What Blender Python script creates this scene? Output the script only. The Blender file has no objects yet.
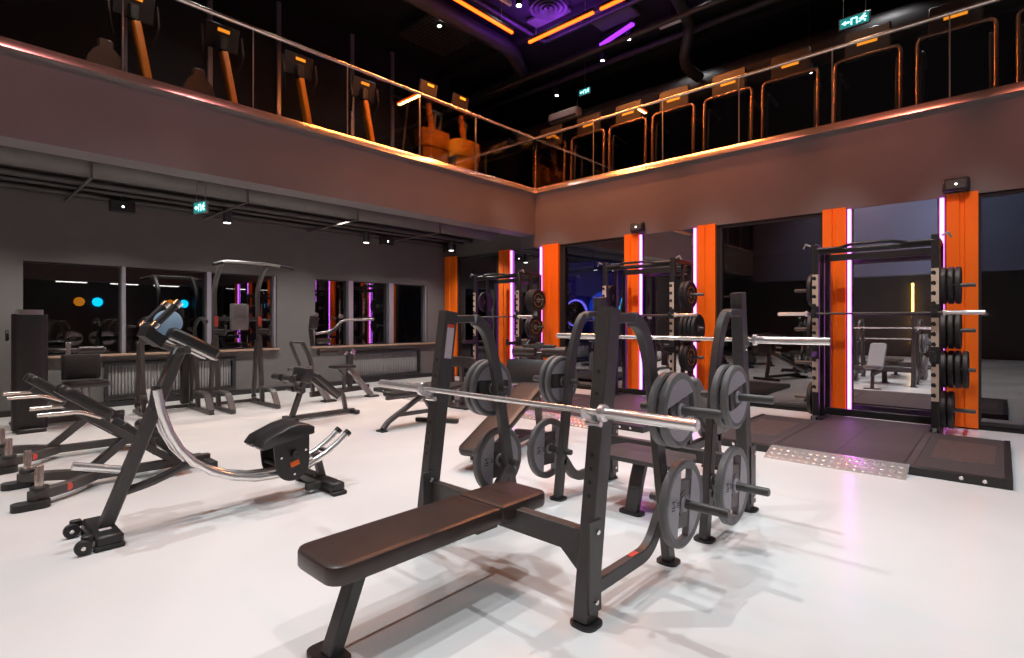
import bpy, math, random
from mathutils import Vector, Matrix
random.seed(7)
PI = math.pi
SC = bpy.context.scene
COL = SC.collection
V = Vector

# ------------------------------------------------------------------ materials
def mat(name, col, rough=0.5, metal=0.0, emit=None, strength=0.0, var=0.0, scale=8.0, bump=0.0, spec=0.5, rvar=0.0, coat=0.0):
    m = bpy.data.materials.new(name); m.use_nodes = True
    nt = m.node_tree; b = nt.nodes['Principled BSDF']
    b.inputs['Base Color'].default_value = (*col, 1)
    b.inputs['Roughness'].default_value = rough
    b.inputs['Metallic'].default_value = metal
    b.inputs['Specular IOR Level'].default_value = spec
    b.inputs['Coat Weight'].default_value = coat
    if emit:
        b.inputs['Emission Color'].default_value = (*emit, 1)
        b.inputs['Emission Strength'].default_value = strength
    if var or bump or rvar:
        tc = nt.nodes.new('ShaderNodeTexCoord')
        n = nt.nodes.new('ShaderNodeTexNoise'); n.inputs['Scale'].default_value = scale
        n.inputs['Detail'].default_value = 4
        nt.links.new(tc.outputs['Object'], n.inputs['Vector'])
        if var:
            r = nt.nodes.new('ShaderNodeMapRange')
            r.inputs[1].default_value = .3; r.inputs[2].default_value = .7
            r.inputs[3].default_value = 1 - var; r.inputs[4].default_value = 1 + var
            nt.links.new(n.outputs['Fac'], r.inputs[0])
            mx = nt.nodes.new('ShaderNodeVectorMath'); mx.operation = 'SCALE'
            mx.inputs[0].default_value = col
            nt.links.new(r.outputs[0], mx.inputs['Scale'])
            nt.links.new(mx.outputs[0], b.inputs['Base Color'])
        if rvar:
            r = nt.nodes.new('ShaderNodeMapRange')
            r.inputs[1].default_value = .3; r.inputs[2].default_value = .7
            r.inputs[3].default_value = max(.02, rough - rvar); r.inputs[4].default_value = rough + rvar
            nt.links.new(n.outputs['Fac'], r.inputs[0]); nt.links.new(r.outputs[0], b.inputs['Roughness'])
        if bump:
            bp = nt.nodes.new('ShaderNodeBump'); bp.inputs['Strength'].default_value = bump
            bp.inputs['Distance'].default_value = .01
            nt.links.new(n.outputs['Fac'], bp.inputs['Height']); nt.links.new(bp.outputs[0], b.inputs['Normal'])
    return m

def glass_mat(name, tint, refl=0.08, maxr=.9, rough=0.0):
    m = bpy.data.materials.new(name); m.use_nodes = True
    nt = m.node_tree; nt.nodes.clear()
    o = nt.nodes.new('ShaderNodeOutputMaterial'); mx = nt.nodes.new('ShaderNodeMixShader')
    t = nt.nodes.new('ShaderNodeBsdfTransparent'); t.inputs[0].default_value = (*tint, 1)
    g = nt.nodes.new('ShaderNodeBsdfGlossy'); g.inputs['Roughness'].default_value = rough
    g.inputs[0].default_value = (1, 1, 1, 1)
    lw = nt.nodes.new('ShaderNodeLayerWeight'); lw.inputs[0].default_value = .35
    r = nt.nodes.new('ShaderNodeMapRange'); r.inputs[3].default_value = refl; r.inputs[4].default_value = maxr
    nt.links.new(lw.outputs['Fresnel'], r.inputs[0]); nt.links.new(r.outputs[0], mx.inputs[0])
    nt.links.new(t.outputs[0], mx.inputs[1]); nt.links.new(g.outputs[0], mx.inputs[2]); nt.links.new(mx.outputs[0], o.inputs[0])
    return m

M = {}
M['floor'] = mat('white_epoxy_floor', (.79, .80, .79), .2, var=.02, scale=1.2, rvar=.05, spec=.55)
M['wall'] = mat('grey_wall_paint', (.125, .118, .115), .75, var=.05, scale=3)
M['fascia'] = mat('grey_fascia_paint', (.155, .138, .138), .6, var=.03, scale=2)
M['bluegrey'] = mat('blue_grey_wall_paint', (.10, .105, .15), .7, var=.03, scale=2)
M['dark'] = mat('black_ceiling_paint', (.007, .0065, .0075), .8, var=.2, scale=4)
M['duct'] = mat('dark_duct_metal', (.05, .046, .046), .5, .2, var=.15, scale=5)
M['ductgrey'] = mat('grey_duct_metal', (.11, .105, .10), .55, .1, var=.1, scale=5)
M['steel'] = mat('charcoal_powder_coat', (.075, .07, .068), .42, .1, var=.08, scale=30, bump=.02)
M['black'] = mat('black_powder_coat', (.024, .023, .024), .4, .1, var=.1, scale=30)
M['pad'] = mat('dark_brown_vinyl', (.052, .034, .029), .33, var=.12, scale=25, bump=.06)
M['padbrown'] = mat('darker_brown_vinyl', (.034, .022, .018), .42, var=.12, scale=25, bump=.05)  # brown vinyl darkened to offset the strong spot on the decline bench
M['padblack'] = mat('black_vinyl', (.03, .028, .028), .38, var=.12, scale=25, bump=.06)
M['padgrey'] = mat('grey_vinyl', (.16, .15, .15), .45, var=.06, scale=20)
M['chrome'] = mat('chrome', (.84, .82, .80), .24, 1.0)
M['brushed'] = mat('brushed_steel', (.80, .68, .60), .22, .8)
M['satin'] = mat('satin_chrome', (.90, .88, .86), .22, .72)
M['warmchrome'] = mat('warm_tinted_chrome', (.55, .34, .24), .25, .8)  # chrome tubing, its orange reflections put into the colour
M['rubber'] = mat('black_rubber', (.02, .02, .021), .55, var=.2, scale=60, bump=.1)
M['plategrey'] = mat('grey_rubber_plate', (.14, .137, .14), .5, var=.06, scale=40)
M['plateface'] = mat('light_grey_plate_face', (.34, .32, .35), .5, var=.05, scale=40)
M['ink'] = mat('dark_ink', (.02, .02, .025), .6, var=.05)
M['gold'] = mat('gold_ring_paint', (.50, .30, .10), .4, .4, var=.1, scale=30)
M['orangelit'] = mat('orange_machine_shell', (1, .30, .01), .4, var=.03, scale=6)
M['consolegrey'] = mat('console_plastic', (.045, .038, .04), .4, .1, var=.05)
M['beige'] = mat('beige_steel_strip', (.68, .54, .42), .45, .05, var=.08, scale=20)
M['orange'] = mat('orange_lacquer', (1.0, .17, .002), .5, var=.03, scale=6)
M['orangered'] = mat('orange_side_lacquer', (.95, .15, .005), .45, var=.04, scale=6)
M['brownshroud'] = mat('brown_plastic_shroud', (.16, .075, .045), .4, var=.06, scale=6)
M['mat'] = mat('platform_rubber', (.05, .042, .042), .6, var=.25, scale=90, bump=.15)
M['matinlay'] = mat('platform_wood_inlay', (.085, .06, .055), .5, var=.25, scale=14)
M['white'] = mat('white_plastic', (.75, .74, .74), .4, var=.02)
M['label'] = mat('white_label', (.72, .62, .68), .5, var=.02)
M['redlabel'] = mat('red_label', (.8, .09, .06), .5, var=.02)
M['screen'] = mat('screen_face', (.30, .42, .52), .2, emit=(.5, .72, 1), strength=.12, var=.05)
M['silver'] = mat('silver_plastic', (.35, .34, .33), .32, .6, var=.05)
M['sill'] = mat('wood_sill', (.40, .25, .17), .4, var=.15, scale=12)
M['alu'] = mat('aluminium_mullion', (.42, .40, .44), .35, .6, var=.05)
M['mirror'] = mat('mirror_silver', (.80, .79, .82), .012, 1.0, var=.01)
M['glass'] = glass_mat('railing_glass', (.80, .80, .80), .05, .85)
M['night'] = glass_mat('night_window_glass', (.30, .33, .36), .16, .95)
M['smoke'] = glass_mat('smoked_glass', (.40, .40, .44), .17, .85)
M['neonor'] = mat('orange_led', (1, .35, .05), .4, emit=(1, .07, .004), strength=5, var=.01)
M['neonpu'] = mat('violet_neon', (.8, .4, 1), .4, emit=(.62, .14, 1), strength=5.5, var=.01)
M['ledpu'] = mat('purple_led', (.5, .1, 1), .4, emit=(.30, .03, 1), strength=1.6, var=.01)
M['ledwh'] = mat('white_led', (1, .97, .93), .4, emit=(1, .95, .9), strength=16, var=.01)
M['lampwh'] = mat('downlight_lens', (1, 1, 1), .4, emit=(1, .96, .9), strength=60, var=.01)
M['lamplow'] = mat('downlight_lens_soft', (1, 1, 1), .4, emit=(1, .96, .9), strength=5, var=.01)
M['exit'] = mat('exit_sign_face', (.05, .35, .35), .4, emit=(.02, .35, .36), strength=.5, var=.01)
M['exitmark'] = mat('exit_sign_mark', (.7, 1, 1), .4, emit=(.45, 1, .95), strength=2.2, var=.01)
M['consoleor'] = mat('orange_lit_logo', (1, .45, .05), .4, emit=(1, .33, .02), strength=1.3, var=.01)
M['halo'] = mat('blue_halo_light', (.3, .4, 1), .4, emit=(.25, .2, 1), strength=5, var=.01)
M['cyan'] = mat('cyan_light', (.1, .8, 1), .4, emit=(.0, .55, 1), strength=5, var=.01)
M['bluewall'] = mat('blue_wall_paint', (.03, .04, .22), .6, var=.05, scale=3)
M['goldneon'] = mat('amber_neon', (1, .7, .2), .4, emit=(1, .55, .1), strength=7, var=.01)
M['ac'] = mat('white_ac_plastic', (.62, .55, .56), .45, var=.03)
M['radiator'] = mat('radiator_enamel', (.28, .27, .27), .45, var=.04)
M['woodred'] = mat('red_plastic', (.8, .07, .04), .45, var=.05)

# ramp plate with round bumps, and rubber tiles with joints
def grid_mat(name, col, scale, dark, width, rough, metal=0.0):
    m = mat(name, col, rough, metal, var=.08, scale=14)
    nt = m.node_tree; b = nt.nodes['Principled BSDF']
    tc = nt.nodes.new('ShaderNodeTexCoord'); br = nt.nodes.new('ShaderNodeTexBrick')
    br.inputs['Scale'].default_value = 1; br.inputs['Brick Width'].default_value = scale; br.inputs['Row Height'].default_value = scale
    br.inputs['Mortar Size'].default_value = width; br.inputs['Color1'].default_value = (*col, 1)
    br.inputs['Color2'].default_value = tuple(c * 1.25 for c in col) + (1,); br.inputs['Mortar'].default_value = (*dark, 1)
    nt.links.new(tc.outputs['Object'], br.inputs['Vector']); nt.links.new(br.outputs['Color'], b.inputs['Base Color'])
    return m
M['tiles'] = grid_mat('platform_rubber_tiles', (.062, .05, .05), .55, (.022, .018, .018), .008, .5)

# ------------------------------------------------------------------ mesh builder
class MB:
    def __init__(s): s.v = []; s.f = []
    def add(s, vs, fs):
        o = len(s.v); s.v += [V(p) for p in vs]; s.f += [tuple(i + o for i in f) for f in fs]; return s
    def box(s, c, size, rot=None, b=.004):
        h = [max(1e-4, x / 2) for x in size]; b = min(b, min(h) * .45); c = V(c)
        idx = {}; vs = []
        for sx in (-1, 1):
            for sy in (-1, 1):
                for sz in (-1, 1):
                    sg = (sx, sy, sz)
                    for a in range(3):
                        p = [sg[k] * (h[k] if k == a else h[k] - b) for k in range(3)]
                        idx[sg, a] = len(vs); q = V(p)
                        if rot: q = rot @ q
                        vs.append(q + c)
        fs = []
        for a in range(3):
            o1, o2 = [k for k in range(3) if k != a]
            for sa in (-1, 1):
                cs = []
                for s1, s2 in ((-1, -1), (1, -1), (1, 1), (-1, 1)):
                    g = [0, 0, 0]; g[a] = sa; g[o1] = s1; g[o2] = s2; cs.append(idx[tuple(g), a])
                fs.append(cs)
            for s1 in (-1, 1):
                for s2 in (-1, 1):
                    g0 = [0, 0, 0]; g0[a] = -1; g0[o1] = s1; g0[o2] = s2; g1 = list(g0); g1[a] = 1
                    g0 = tuple(g0); g1 = tuple(g1)
                    fs.append([idx[g0, o1], idx[g1, o1], idx[g1, o2], idx[g0, o2]])
        for sx in (-1, 1):
            for sy in (-1, 1):
                for sz in (-1, 1):
                    g = (sx, sy, sz); fs.append([idx[g, 0], idx[g, 1], idx[g, 2]])
        return s.add(vs, fs)
    def bb(s, lo, hi, b=.004):
        lo = V(lo); hi = V(hi); return s.box((lo + hi) / 2, [abs(x) for x in (hi - lo)], None, b)
    def bar(s, p, q, w, h, up=(0, 0, 1), b=.004):
        """beam from p to q; w across, h along up"""
        p = V(p); q = V(q); x = (q - p); L = x.length; x.normalize(); u = V(up)
        if abs(x.dot(u)) > .98: u = V((1, 0, 0)) if abs(x.x) < .9 else V((0, 1, 0))
        y = u.cross(x).normalized(); z = x.cross(y)
        return s.box((p + q) / 2, (L, w, h), Matrix((x, y, z)).transposed(), b)
    def sweep(s, pts, prof, up=(0, 0, 1), closed=False, caps=True):
        pts = [V(p) for p in pts]; n = len(pts); k = len(prof); vs = []; fs = []
        for i, p in enumerate(pts):
            a = pts[(i - 1) % n] if (closed or i > 0) else None
            c = pts[(i + 1) % n] if (closed or i < n - 1) else None
            t0 = (p - a).normalized() if a is not None else None
            t1 = (c - p).normalized() if c is not None else None
            if t0 is None: t0 = t1
            if t1 is None: t1 = t0
            t = (t0 + t1).normalized(); mit = 1 / max(.5, t.dot(t1))
            u = V(up)
            if abs(t.dot(u)) > .97: u = V((1, 0, 0)) if abs(t.x) < .8 else V((0, 1, 0))
            sd = t.cross(u).normalized(); nn = sd.cross(t)
            bd = (t1 - t0); bd = bd.normalized() if bd.length > 1e-6 else None
            for (x, y) in prof:
                d = sd * x + nn * y
                if bd is not None: d = d + bd * d.dot(bd) * (mit - 1)
                vs.append(p + d)
        m = n if closed else n - 1
        for i in range(m):
            j = (i + 1) % n
            for e in range(k):
                f = (e + 1) % k; fs.append((i * k + e, i * k + f, j * k + f, j * k + e))
        if caps and not closed:
            fs.append(tuple(range(k))[::-1]); fs.append(tuple((n - 1) * k + e for e in range(k)))
        return s.add(vs, fs)
    def tube(s, pts, r, n=12, up=(0, 0, 1), closed=False):
        return s.sweep(pts, [(r * math.cos(2 * PI * i / n), r * math.sin(2 * PI * i / n)) for i in range(n)], up, closed)
    def rect(s, pts, w, h, up=(0, 0, 1), c=.006):
        """rectangular tube along a path; w across, h along up"""
        a, b = w / 2, h / 2; c = min(c, a * .4, b * .4)
        return s.sweep(pts, [(a, -b + c), (a, b - c), (a - c, b), (-a + c, b), (-a, b - c), (-a, -b + c), (-a + c, -b), (a - c, -b)], up)
    def lathe(s, prof, c=(0, 0, 0), axis='Y', n=32, closed=True):
        """prof: list of (radius, along)"""
        k = len(prof); vs = []; fs = []; c = V(c)
        for i in range(n):
            a = 2 * PI * i / n; ca, sa = math.cos(a), math.sin(a)
            for r, t in prof:
                p = {'Y': (r * ca, t, r * sa), 'Z': (r * ca, r * sa, t), 'X': (t, r * ca, r * sa)}[axis]
                vs.append(V(p) + c)
        for i in range(n):
            j = (i + 1) % n
            for e in range(k if closed else k - 1):
                f = (e + 1) % k; fs.append((i * k + e, i * k + f, j * k + f, j * k + e))
        if not closed:
            if prof[0][0] > 1e-5: fs.append(tuple(i * k for i in range(n)))
            if prof[-1][0] > 1e-5: fs.append(tuple(i * k + k - 1 for i in range(n)))
        return s.add(vs, fs)
    def disc(s, c, r, t, axis='Y', n=28, b=.004):
        h = t / 2; b = min(b, h * .6, r * .3)
        return s.lathe([(1e-6, -h), (r - b, -h), (r, -h + b), (r, h - b), (r - b, h), (1e-6, h)], c, axis, n, False)
    def prism(s, poly, lo, hi, axis='Y', o=(0, 0, 0)):
        """poly in the plane across axis: Y -> (x,z), X -> (y,z), Z -> (x,y)"""
        o = V(o); k = len(poly); vs = []
        for t in (lo, hi):
            for a, b in poly:
                vs.append(V({'Y': (a, t, b), 'X': (t, a, b), 'Z': (a, b, t)}[axis]) + o)
        fs = [tuple(range(k))[::-1], tuple(k + i for i in range(k))]
        fs += [(i, (i + 1) % k, k + (i + 1) % k, k + i) for i in range(k)]
        return s.add(vs, fs)
    def build(s, name, m, parent=None, smooth=40, kind=None, label=None):
        me = bpy.data.meshes.new(name)
        org = V((0, 0, 0))
        if parent is not None: org = V(parent.get('_o', (0, 0, 0)))
        me.from_pydata([tuple(p - org) for p in s.v], [], s.f); me.update()
        import bmesh
        b = bmesh.new(); b.from_mesh(me)
        bmesh.ops.remove_doubles(b, verts=b.verts, dist=1e-5)
        bmesh.ops.recalc_face_normals(b, faces=b.faces); b.to_mesh(me); b.free()
        me.materials.append(M[m] if isinstance(m, str) else m)
        if smooth:
            for p in me.polygons: p.use_smooth = True
            me.set_sharp_from_angle(angle=math.radians(smooth))
        o = bpy.data.objects.new(name, me); COL.objects.link(o)
        if parent is not None:
            o.parent = parent; o['_o'] = tuple(org)
        if kind: o['kind'] = kind
        if label: o['label'] = label
        return o

    def islands(s, name, m, parent=None, smooth=40, label=None):
        """one object per loose piece"""
        par = list(range(len(s.v)))
        def fd(i):
            while par[i] != i: par[i] = par[par[i]]; i = par[i]
            return i
        for f in s.f:
            for j in f[1:]: par[fd(j)] = fd(f[0])
        gr = {}
        for f in s.f: gr.setdefault(fd(f[0]), []).append(f)
        out = []
        for fs in gr.values():
            ids = sorted({i for f in fs for i in f}); mp = {a: b for b, a in enumerate(ids)}
            q = MB(); q.add([s.v[i] for i in ids], [tuple(mp[i] for i in f) for f in fs])
            out.append(q.build(name, m, parent, smooth, None, label))
        return out

def fil(pts, r, n=6):
    """round the inner corners of a polyline"""
    pts = [V(p) for p in pts]; out = [pts[0]]
    for i in range(1, len(pts) - 1):
        a, p, c = pts[i - 1], pts[i], pts[i + 1]
        d0 = a - p; d1 = c - p; rr = min(r, d0.length * .48, d1.length * .48)
        a0 = p + d0.normalized() * rr; a1 = p + d1.normalized() * rr
        for k in range(n + 1):
            t = k / n; out.append(a0 * (1 - t) ** 2 + p * 2 * t * (1 - t) + a1 * t * t)
    out.append(pts[-1]); return out

def rrect(w, h, r, n=5, r2=None):
    """rounded rectangle; r2 gives the corners at the low end of w a radius of their own"""
    out = []; q = r if r2 is None else r2
    for cx, cy, a0, r in ((w / 2 - r, h / 2 - r, 0, r), (-w / 2 + q, h / 2 - q, 90, q), (-w / 2 + q, -h / 2 + q, 180, q), (w / 2 - r, -h / 2 + r, 270, r)):
        for k in range(n + 1):
            a = math.radians(a0 + 90 * k / n); out.append((cx + r * math.cos(a), cy + r * math.sin(a)))
    return out

def cushion(mb, c, L, W, T, rot=None, r=.06, e=.022, r2=None):
    """padded slab: length x, width y, thickness z, rounded edges"""
    rings = []
    for ins, z in ((e, -T / 2), (e * .3, -T / 2 + e * .3), (0, -T / 2 + e), (0, T / 2 - e), (e * .3, T / 2 - e * .3), (e, T / 2), (e * 2.2, T / 2 + e * .12)):
        rings.append([(x, y, z) for x, y in rrect(L - 2 * ins, W - 2 * ins, max(.006, r - ins * .6), 5, None if r2 is None else max(.003, r2 - ins * .6))])
    k = len(rings[0]); vs = []; fs = []
    for rg in rings:
        for p in rg:
            q = V(p)
            if rot: q = rot @ q
            vs.append(q + V(c))
    for i in range(len(rings) - 1):
        for j in range(k): fs.append((i * k + j, i * k + (j + 1) % k, (i + 1) * k + (j + 1) % k, (i + 1) * k + j))
    fs.append(tuple(range(k))[::-1]); fs.append(tuple((len(rings) - 1) * k + j for j in range(k)))
    return mb.add(vs, fs)

def RY(a): return Matrix.Rotation(a, 3, 'Y')
def RX(a): return Matrix.Rotation(a, 3, 'X')
def RZ(a): return Matrix.Rotation(a, 3, 'Z')

def thing(name, label, cat, loc=(0, 0, 0), group=None, rotz=0, local=False):
    o = bpy.data.objects.new(name, None); COL.objects.link(o); o.empty_display_size = .1
    o.location = loc; o.rotation_euler = (0, 0, rotz)
    o['_o'] = (0, 0, 0) if local else tuple(loc)
    o['label'] = label; o['category'] = cat
    if group: o['group'] = group
    return o
def tag(o, label, cat, group=None):
    o['label'] = label; o['category'] = cat
    if group: o['group'] = group
    return o
def dup(root, loc, label=None, rot=None, group=None):
    r = root.copy(); COL.objects.link(r); r.location = loc
    if rot is not None: r.rotation_euler = rot
    if label: r['label'] = label
    if group: r['group'] = group
    for ch in list(root.children):
        c = ch.copy(); COL.objects.link(c); c.parent = r
        for g in list(ch.children):
            d = g.copy(); COL.objects.link(d); d.parent = c
    return r
def text_mesh(body, size, depth=.002):
    cu = bpy.data.curves.new('lettering', 'FONT'); cu.body = body; cu.size = size; cu.extrude = depth
    cu.align_x = 'CENTER'; cu.align_y = 'CENTER'
    o = bpy.data.objects.new('lettering', cu); COL.objects.link(o)
    dg = bpy.context.evaluated_depsgraph_get(); dg.update()
    me = bpy.data.meshes.new_from_object(o.evaluated_get(dg))
    vs = [v.co.copy() for v in me.vertices]; fs = [tuple(p.vertices) for p in me.polygons]
    bpy.data.objects.remove(o); bpy.data.curves.remove(cu); bpy.data.meshes.remove(me)
    return vs, fs
def struct(mb, name, m, smooth=40): return mb.build(name, m, None, smooth, 'structure')
# ------------------------------------------------------------------ the setting
XW, YW = 8.90, 10.44          # mirror wall, window wall
XF, YF = 8.87, 7.45           # balcony fascias
def wall_holes(mb, axis, at, th, u0, u1, z0, z1, holes):
    """slab of a wall with rectangular openings; u runs along the wall"""
    us = sorted({u0, u1, *[h[0] for h in holes], *[h[1] for h in holes]})
    zs = sorted({z0, z1, *[h[2] for h in holes], *[h[3] for h in holes]})
    for a, b in zip(us, us[1:]):
        run = None
        for c, d in zip(zs, zs[1:]):
            mu, mz = (a + b) / 2, (c + d) / 2
            solid = not any(h[0] < mu < h[1] and h[2] < mz < h[3] for h in holes)
            if solid: run = (run[0], d) if run else (c, d)
            if (not solid or d == zs[-1]) and run:
                if axis == 'Y': mb.bb((a, at, run[0]), (b, at + th, run[1]), 0)
                else: mb.bb((at, a, run[0]), (at + th, b, run[1]), 0)
                run = None
    return mb

struct(MB().bb((-8, -9, -.12), (8.9, 10.44, 0), 0), 'floor', 'floor')
struct(MB().bb((8.9, -9, -.12), (14.2, 14, -.002), 0), 'floor_side_room', M['mat'])
W1 = [(.927, 2.10), (2.16, 3.355), (3.43, 4.60)]
W2 = [(5.385, 6.16), (6.27, 7.20), (7.32, 8.31)]
RAD = [(1.87, 3.83, .12, .715), (6.10, 8.08, .10, .70)]
struct(wall_holes(MB(), 'Y', YW, .25, -8, 8.95, 0, 3.80, [(.927, 4.60, .845, 2.245), (5.385, 8.31, .845, 2.245)] + RAD), 'wall_left', 'wall')
for n, (a, b) in enumerate(W1 + W2):
    w = bpy.data.objects.new('window_%d' % (n + 1), None); COL.objects.link(w); w.location = ((a + b) / 2, YW + .1, .845)
    w['_o'] = tuple(w.location); w['kind'] = 'structure'
    MB().bb((a, YW + .115, .86), (b, YW + .125, 2.235), 0).build('pane', 'night', w)
    f = MB(); nx = (W1 + W2)[n + 1][0] if n not in (2, 5) else b + .0
    f.bb((a, YW + .10, .845), (b, YW + .14, .865), 0).bb((a, YW + .10, 2.225), (b, YW + .14, 2.245), 0)
    f.build('frame', 'black', w)
    if n not in (2, 5): MB().bb((b, YW - .002, .845), (nx, YW + .15, 2.245), .006).build('mullion', 'alu', w)
    else: MB().bb((b - .05, YW + .03, .845), (b, YW + .15, 2.245), .006).build('mullion', 'alu', w)
MB().bb((.85, YW - .10, .81), (4.62, YW + .12, .845), .008).build('trim_1', 'sill', None, 40, 'structure')
MB().bb((5.30, YW - .10, .81), (8.55, YW + .12, .845), .008).build('trim_2', 'sill', None, 40, 'structure')
struct(MB().bb((-8, YW + .62, -.1), (9, YW + .7, 4), 0), 'wall_outside_night', 'dark')

GL = [(8.62, 9.96), (5.26, 6.68), (1.965, 3.435), (-1.31, .205), (-4.58, -3.10)]
struct(wall_holes(MB(), 'X', XW, .14, -9, 10.44, 0, 2.96, [(a, b, .09, 2.93) for a, b in GL]), 'wall_right', 'dark')
struct(MB().bb((XW, 7.45, 2.96), (XW + .14, 10.44, 3.8), 0), 'wall_right_upper', 'wall')
for n, (a, b) in enumerate(GL):
    w = bpy.data.objects.new('window_%d' % (n + 7), None); COL.objects.link(w); w.location = (XW, (a + b) / 2, .09)
    w['_o'] = tuple(w.location); w['kind'] = 'structure'
    MB().bb((XW + .03, a, .09), (XW + .042, b, 2.93), 0).build('pane', 'smoke', w)
    f = MB()
    f.bb((XW - .012, a - .02, .06), (XW + .06, b + .02, .10), .004).bb((XW - .012, a - .02, 2.91), (XW + .06, b + .02, 2.95), .004)
    f.bb((XW - .012, a - .02, .1), (XW + .06, a + .012, 2.91), .004).bb((XW - .012, b - .012, .1), (XW + .06, b + .02, 2.91), .004)
    f.build('frame', 'black', w)
# balcony fascias, slabs and polished edge trims
struct(MB().bb((-4.75, YF, 3.23), (8.87, 7.86, 4.13), 0), 'wall_balcony_left', 'fascia')
struct(MB().bb((XF, -9, 2.96), (XF + .2, 7.86, 4.13), 0), 'wall_balcony_right', 'fascia')
MB().prism([(YF - .066, 4.115), (YF - .066, 4.125), (YF - .004, 4.235), (YF + .10, 4.235), (YF + .10, 4.115)], -4.75, XF - .066, 'X').build('trim_3', 'brushed', None, 40, 'structure')
MB().prism([(XF - .066, 4.115), (XF - .066, 4.125), (XF - .004, 4.235), (XF + .10, 4.235), (XF + .10, 4.115)], -9, YF - .004, 'Y').build('trim_4', 'brushed', None, 40, 'structure')
struct(MB().bb((-8, 7.86, 3.80), (9.0, 10.69, 4.10), 0), 'ceiling_under_balcony', 'dark')
struct(MB().bb((9.07, -9, 3.0), (14.2, 14, 4.10), 0), 'ceiling_side_room', 'dark')
struct(MB().bb((-8, -9, 7.6), (14.2, 14, 7.8), 0), 'ceiling', 'dark')
struct(MB().bb((-8, 10.44, 4.1), (9.07, 10.6, 7.6), 0), 'wall_upper_left', 'dark')
struct(MB().bb((14.0, -9, 0), (14.2, 14, 7.6), 0), 'wall_upper_right', 'dark')
struct(MB().bb((9.07, 13.8, 0), (14.0, 14.0, 7.6), 0), 'wall_side_room', 'dark')
struct(MB().bb((-8.2, -9, 0), (-8, 10.7, 7.6), 0), 'wall_back', 'wall')
struct(MB().bb((-8, -9.2, 0), (14.2, -9, 7.6), 0), 'wall_front', 'wall')
struct(MB().bb((-5.2, -5.5, 2.96), (-4.75, 7.45, 7.6), 0).bb((-8, -9, 3.6), (-5.2, 7.86, 4.1), 0), 'wall_balcony_back', 'bluegrey')
struct(MB().bb((-4.75, -5.9, 2.96), (8.87, -5.5, 4.13), 0).bb((-5.2, -9, 3.6), (8.87, -5.9, 4.1), 0), 'wall_balcony_front', 'fascia')
k = 5
for x in (2.13, 3.39, 4.62, 6.22, 7.26):
    MB().bb((x - .04, 10.38, 4.1), (x + .04, 10.44, 7.6), .006).build('trim_%d' % k, 'alu', None, 40, 'structure'); k += 1
MB().bb((-8, YW - .015, 0), (8.86, YW, .09), .004).build('baseboard_left', 'black', None, 40, 'structure')

# radiators in the two recesses below the windows
for n, (a, b, c, d) in enumerate(RAD):
    t = thing('radiator', 'ribbed grey radiator in a dark frame under the %s windows' % ('left group of' if n == 0 else 'violet-lit right group of'), 'radiator', ((a + b) / 2, YW + .1, c), 'radiators under the windows')
    f = MB(); e = .055
    f.bb((a, YW - .03, c), (b, YW + .05, c + e)).bb((a, YW - .03, d - e), (b, YW + .05, d)).bb((a, YW - .03, c + e), (a + e, YW + .05, d - e)).bb((b - e, YW - .03, c + e), (b, YW + .05, d - e))
    f.build('frame', 'black', t)
    g = MB(); nrib = int((b - a - 2 * e) / .045); s = (b - a - 2 * e) / nrib
    for i in range(nrib):
        x = a + e + s * (i + .5); g.bb((x - s * .36, YW + .04, c + e), (x + s * .36, YW + .075, d - e), .008)
    g.bb((a + e, YW + .07, c + e), (b - e, YW + .10, d - e), 0)
    g.build('ribbed_panel', 'radiator', t)

# orange panels, neon strips and mirrors of the right wall
bay_txt = {0: 'behind the farthest squat rack', 1: 'behind the middle squat rack', 2: 'behind the nearest squat rack', 3: 'beyond the right picture edge'}
def orange(a, b, label):
    """folded vertical panel seen along Y from a (low) to b (high)"""
    w = b - a
    poly = [(8.898, a), (8.845, a), (8.845, a + w * .40), (8.862, a + w * .44), (8.862, a + w * .56), (8.845, a + w * .60), (8.845, b), (8.898, b)]
    o = MB().prism([(x, y) for x, y in poly], 0.02, 2.99, 'Z').build('orange_panel', 'orange', None, 20)
    tag(o, label, 'wall panel', 'orange wall panels')
orange(9.99, 10.42, 'orange wall panel in the room corner beside the window wall')
for n, off in enumerate((6.58, 3.30, 0.0, -3.28)):
    y = off
    hi = 1.94 + y; lo = .22 + y
    w = .29 if n != 0 else .34
    orange(hi - w, hi, 'orange wall panel on the left of the mirror ' + bay_txt[n])
    orange(lo, lo + (.31 if n else .43), 'orange wall panel on the right of the mirror ' + bay_txt[n])
    for sgn, yy in (('left', hi - w - .045), ('right', lo + (.31 if n else .43) + .045)):
        t = thing('neon_strip', 'violet neon strip on the %s edge of the mirror %s' % (sgn, bay_txt[n]), 'neon light', (8.86, yy, .03), 'violet neon strips')
        MB().bb((8.868, yy - .035, .03), (8.90, yy + .035, 2.97), .004).build('channel', 'silver', t)
        MB().tube([(8.858, yy, .05), (8.858, yy, 2.95)], .021, 10).build('tube', 'neonpu', t)
    o = MB().bb((8.885, lo + (.31 if n else .43) + .09, .10), (8.90, hi - w - .09, 2.98), .003).build('wall_mirror', 'mirror')
    tag(o, 'tall wall mirror between violet neon strips ' + bay_txt[n], 'mirror', 'wall mirrors')
for yy, txt in ((4.95, 'above the left orange panel of the middle rack bay'), (.43, 'above the right orange panel of the nearest rack bay')):
    t = thing('emergency_lamp', 'small black emergency lamp box ' + txt, 'lamp', (8.87, yy, 3.0))
    MB().box((8.82, yy, 3.09), (.10, .27, .17), None, .02).build('housing', 'black', t)
    MB().box((8.765, yy, 3.09), (.02, .2, .11), None, .005).build('bezel', 'steel', t)
    MB().disc((8.752, yy, 3.09), .012, .01, 'X').build('indicator', 'lamplow', t)

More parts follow.
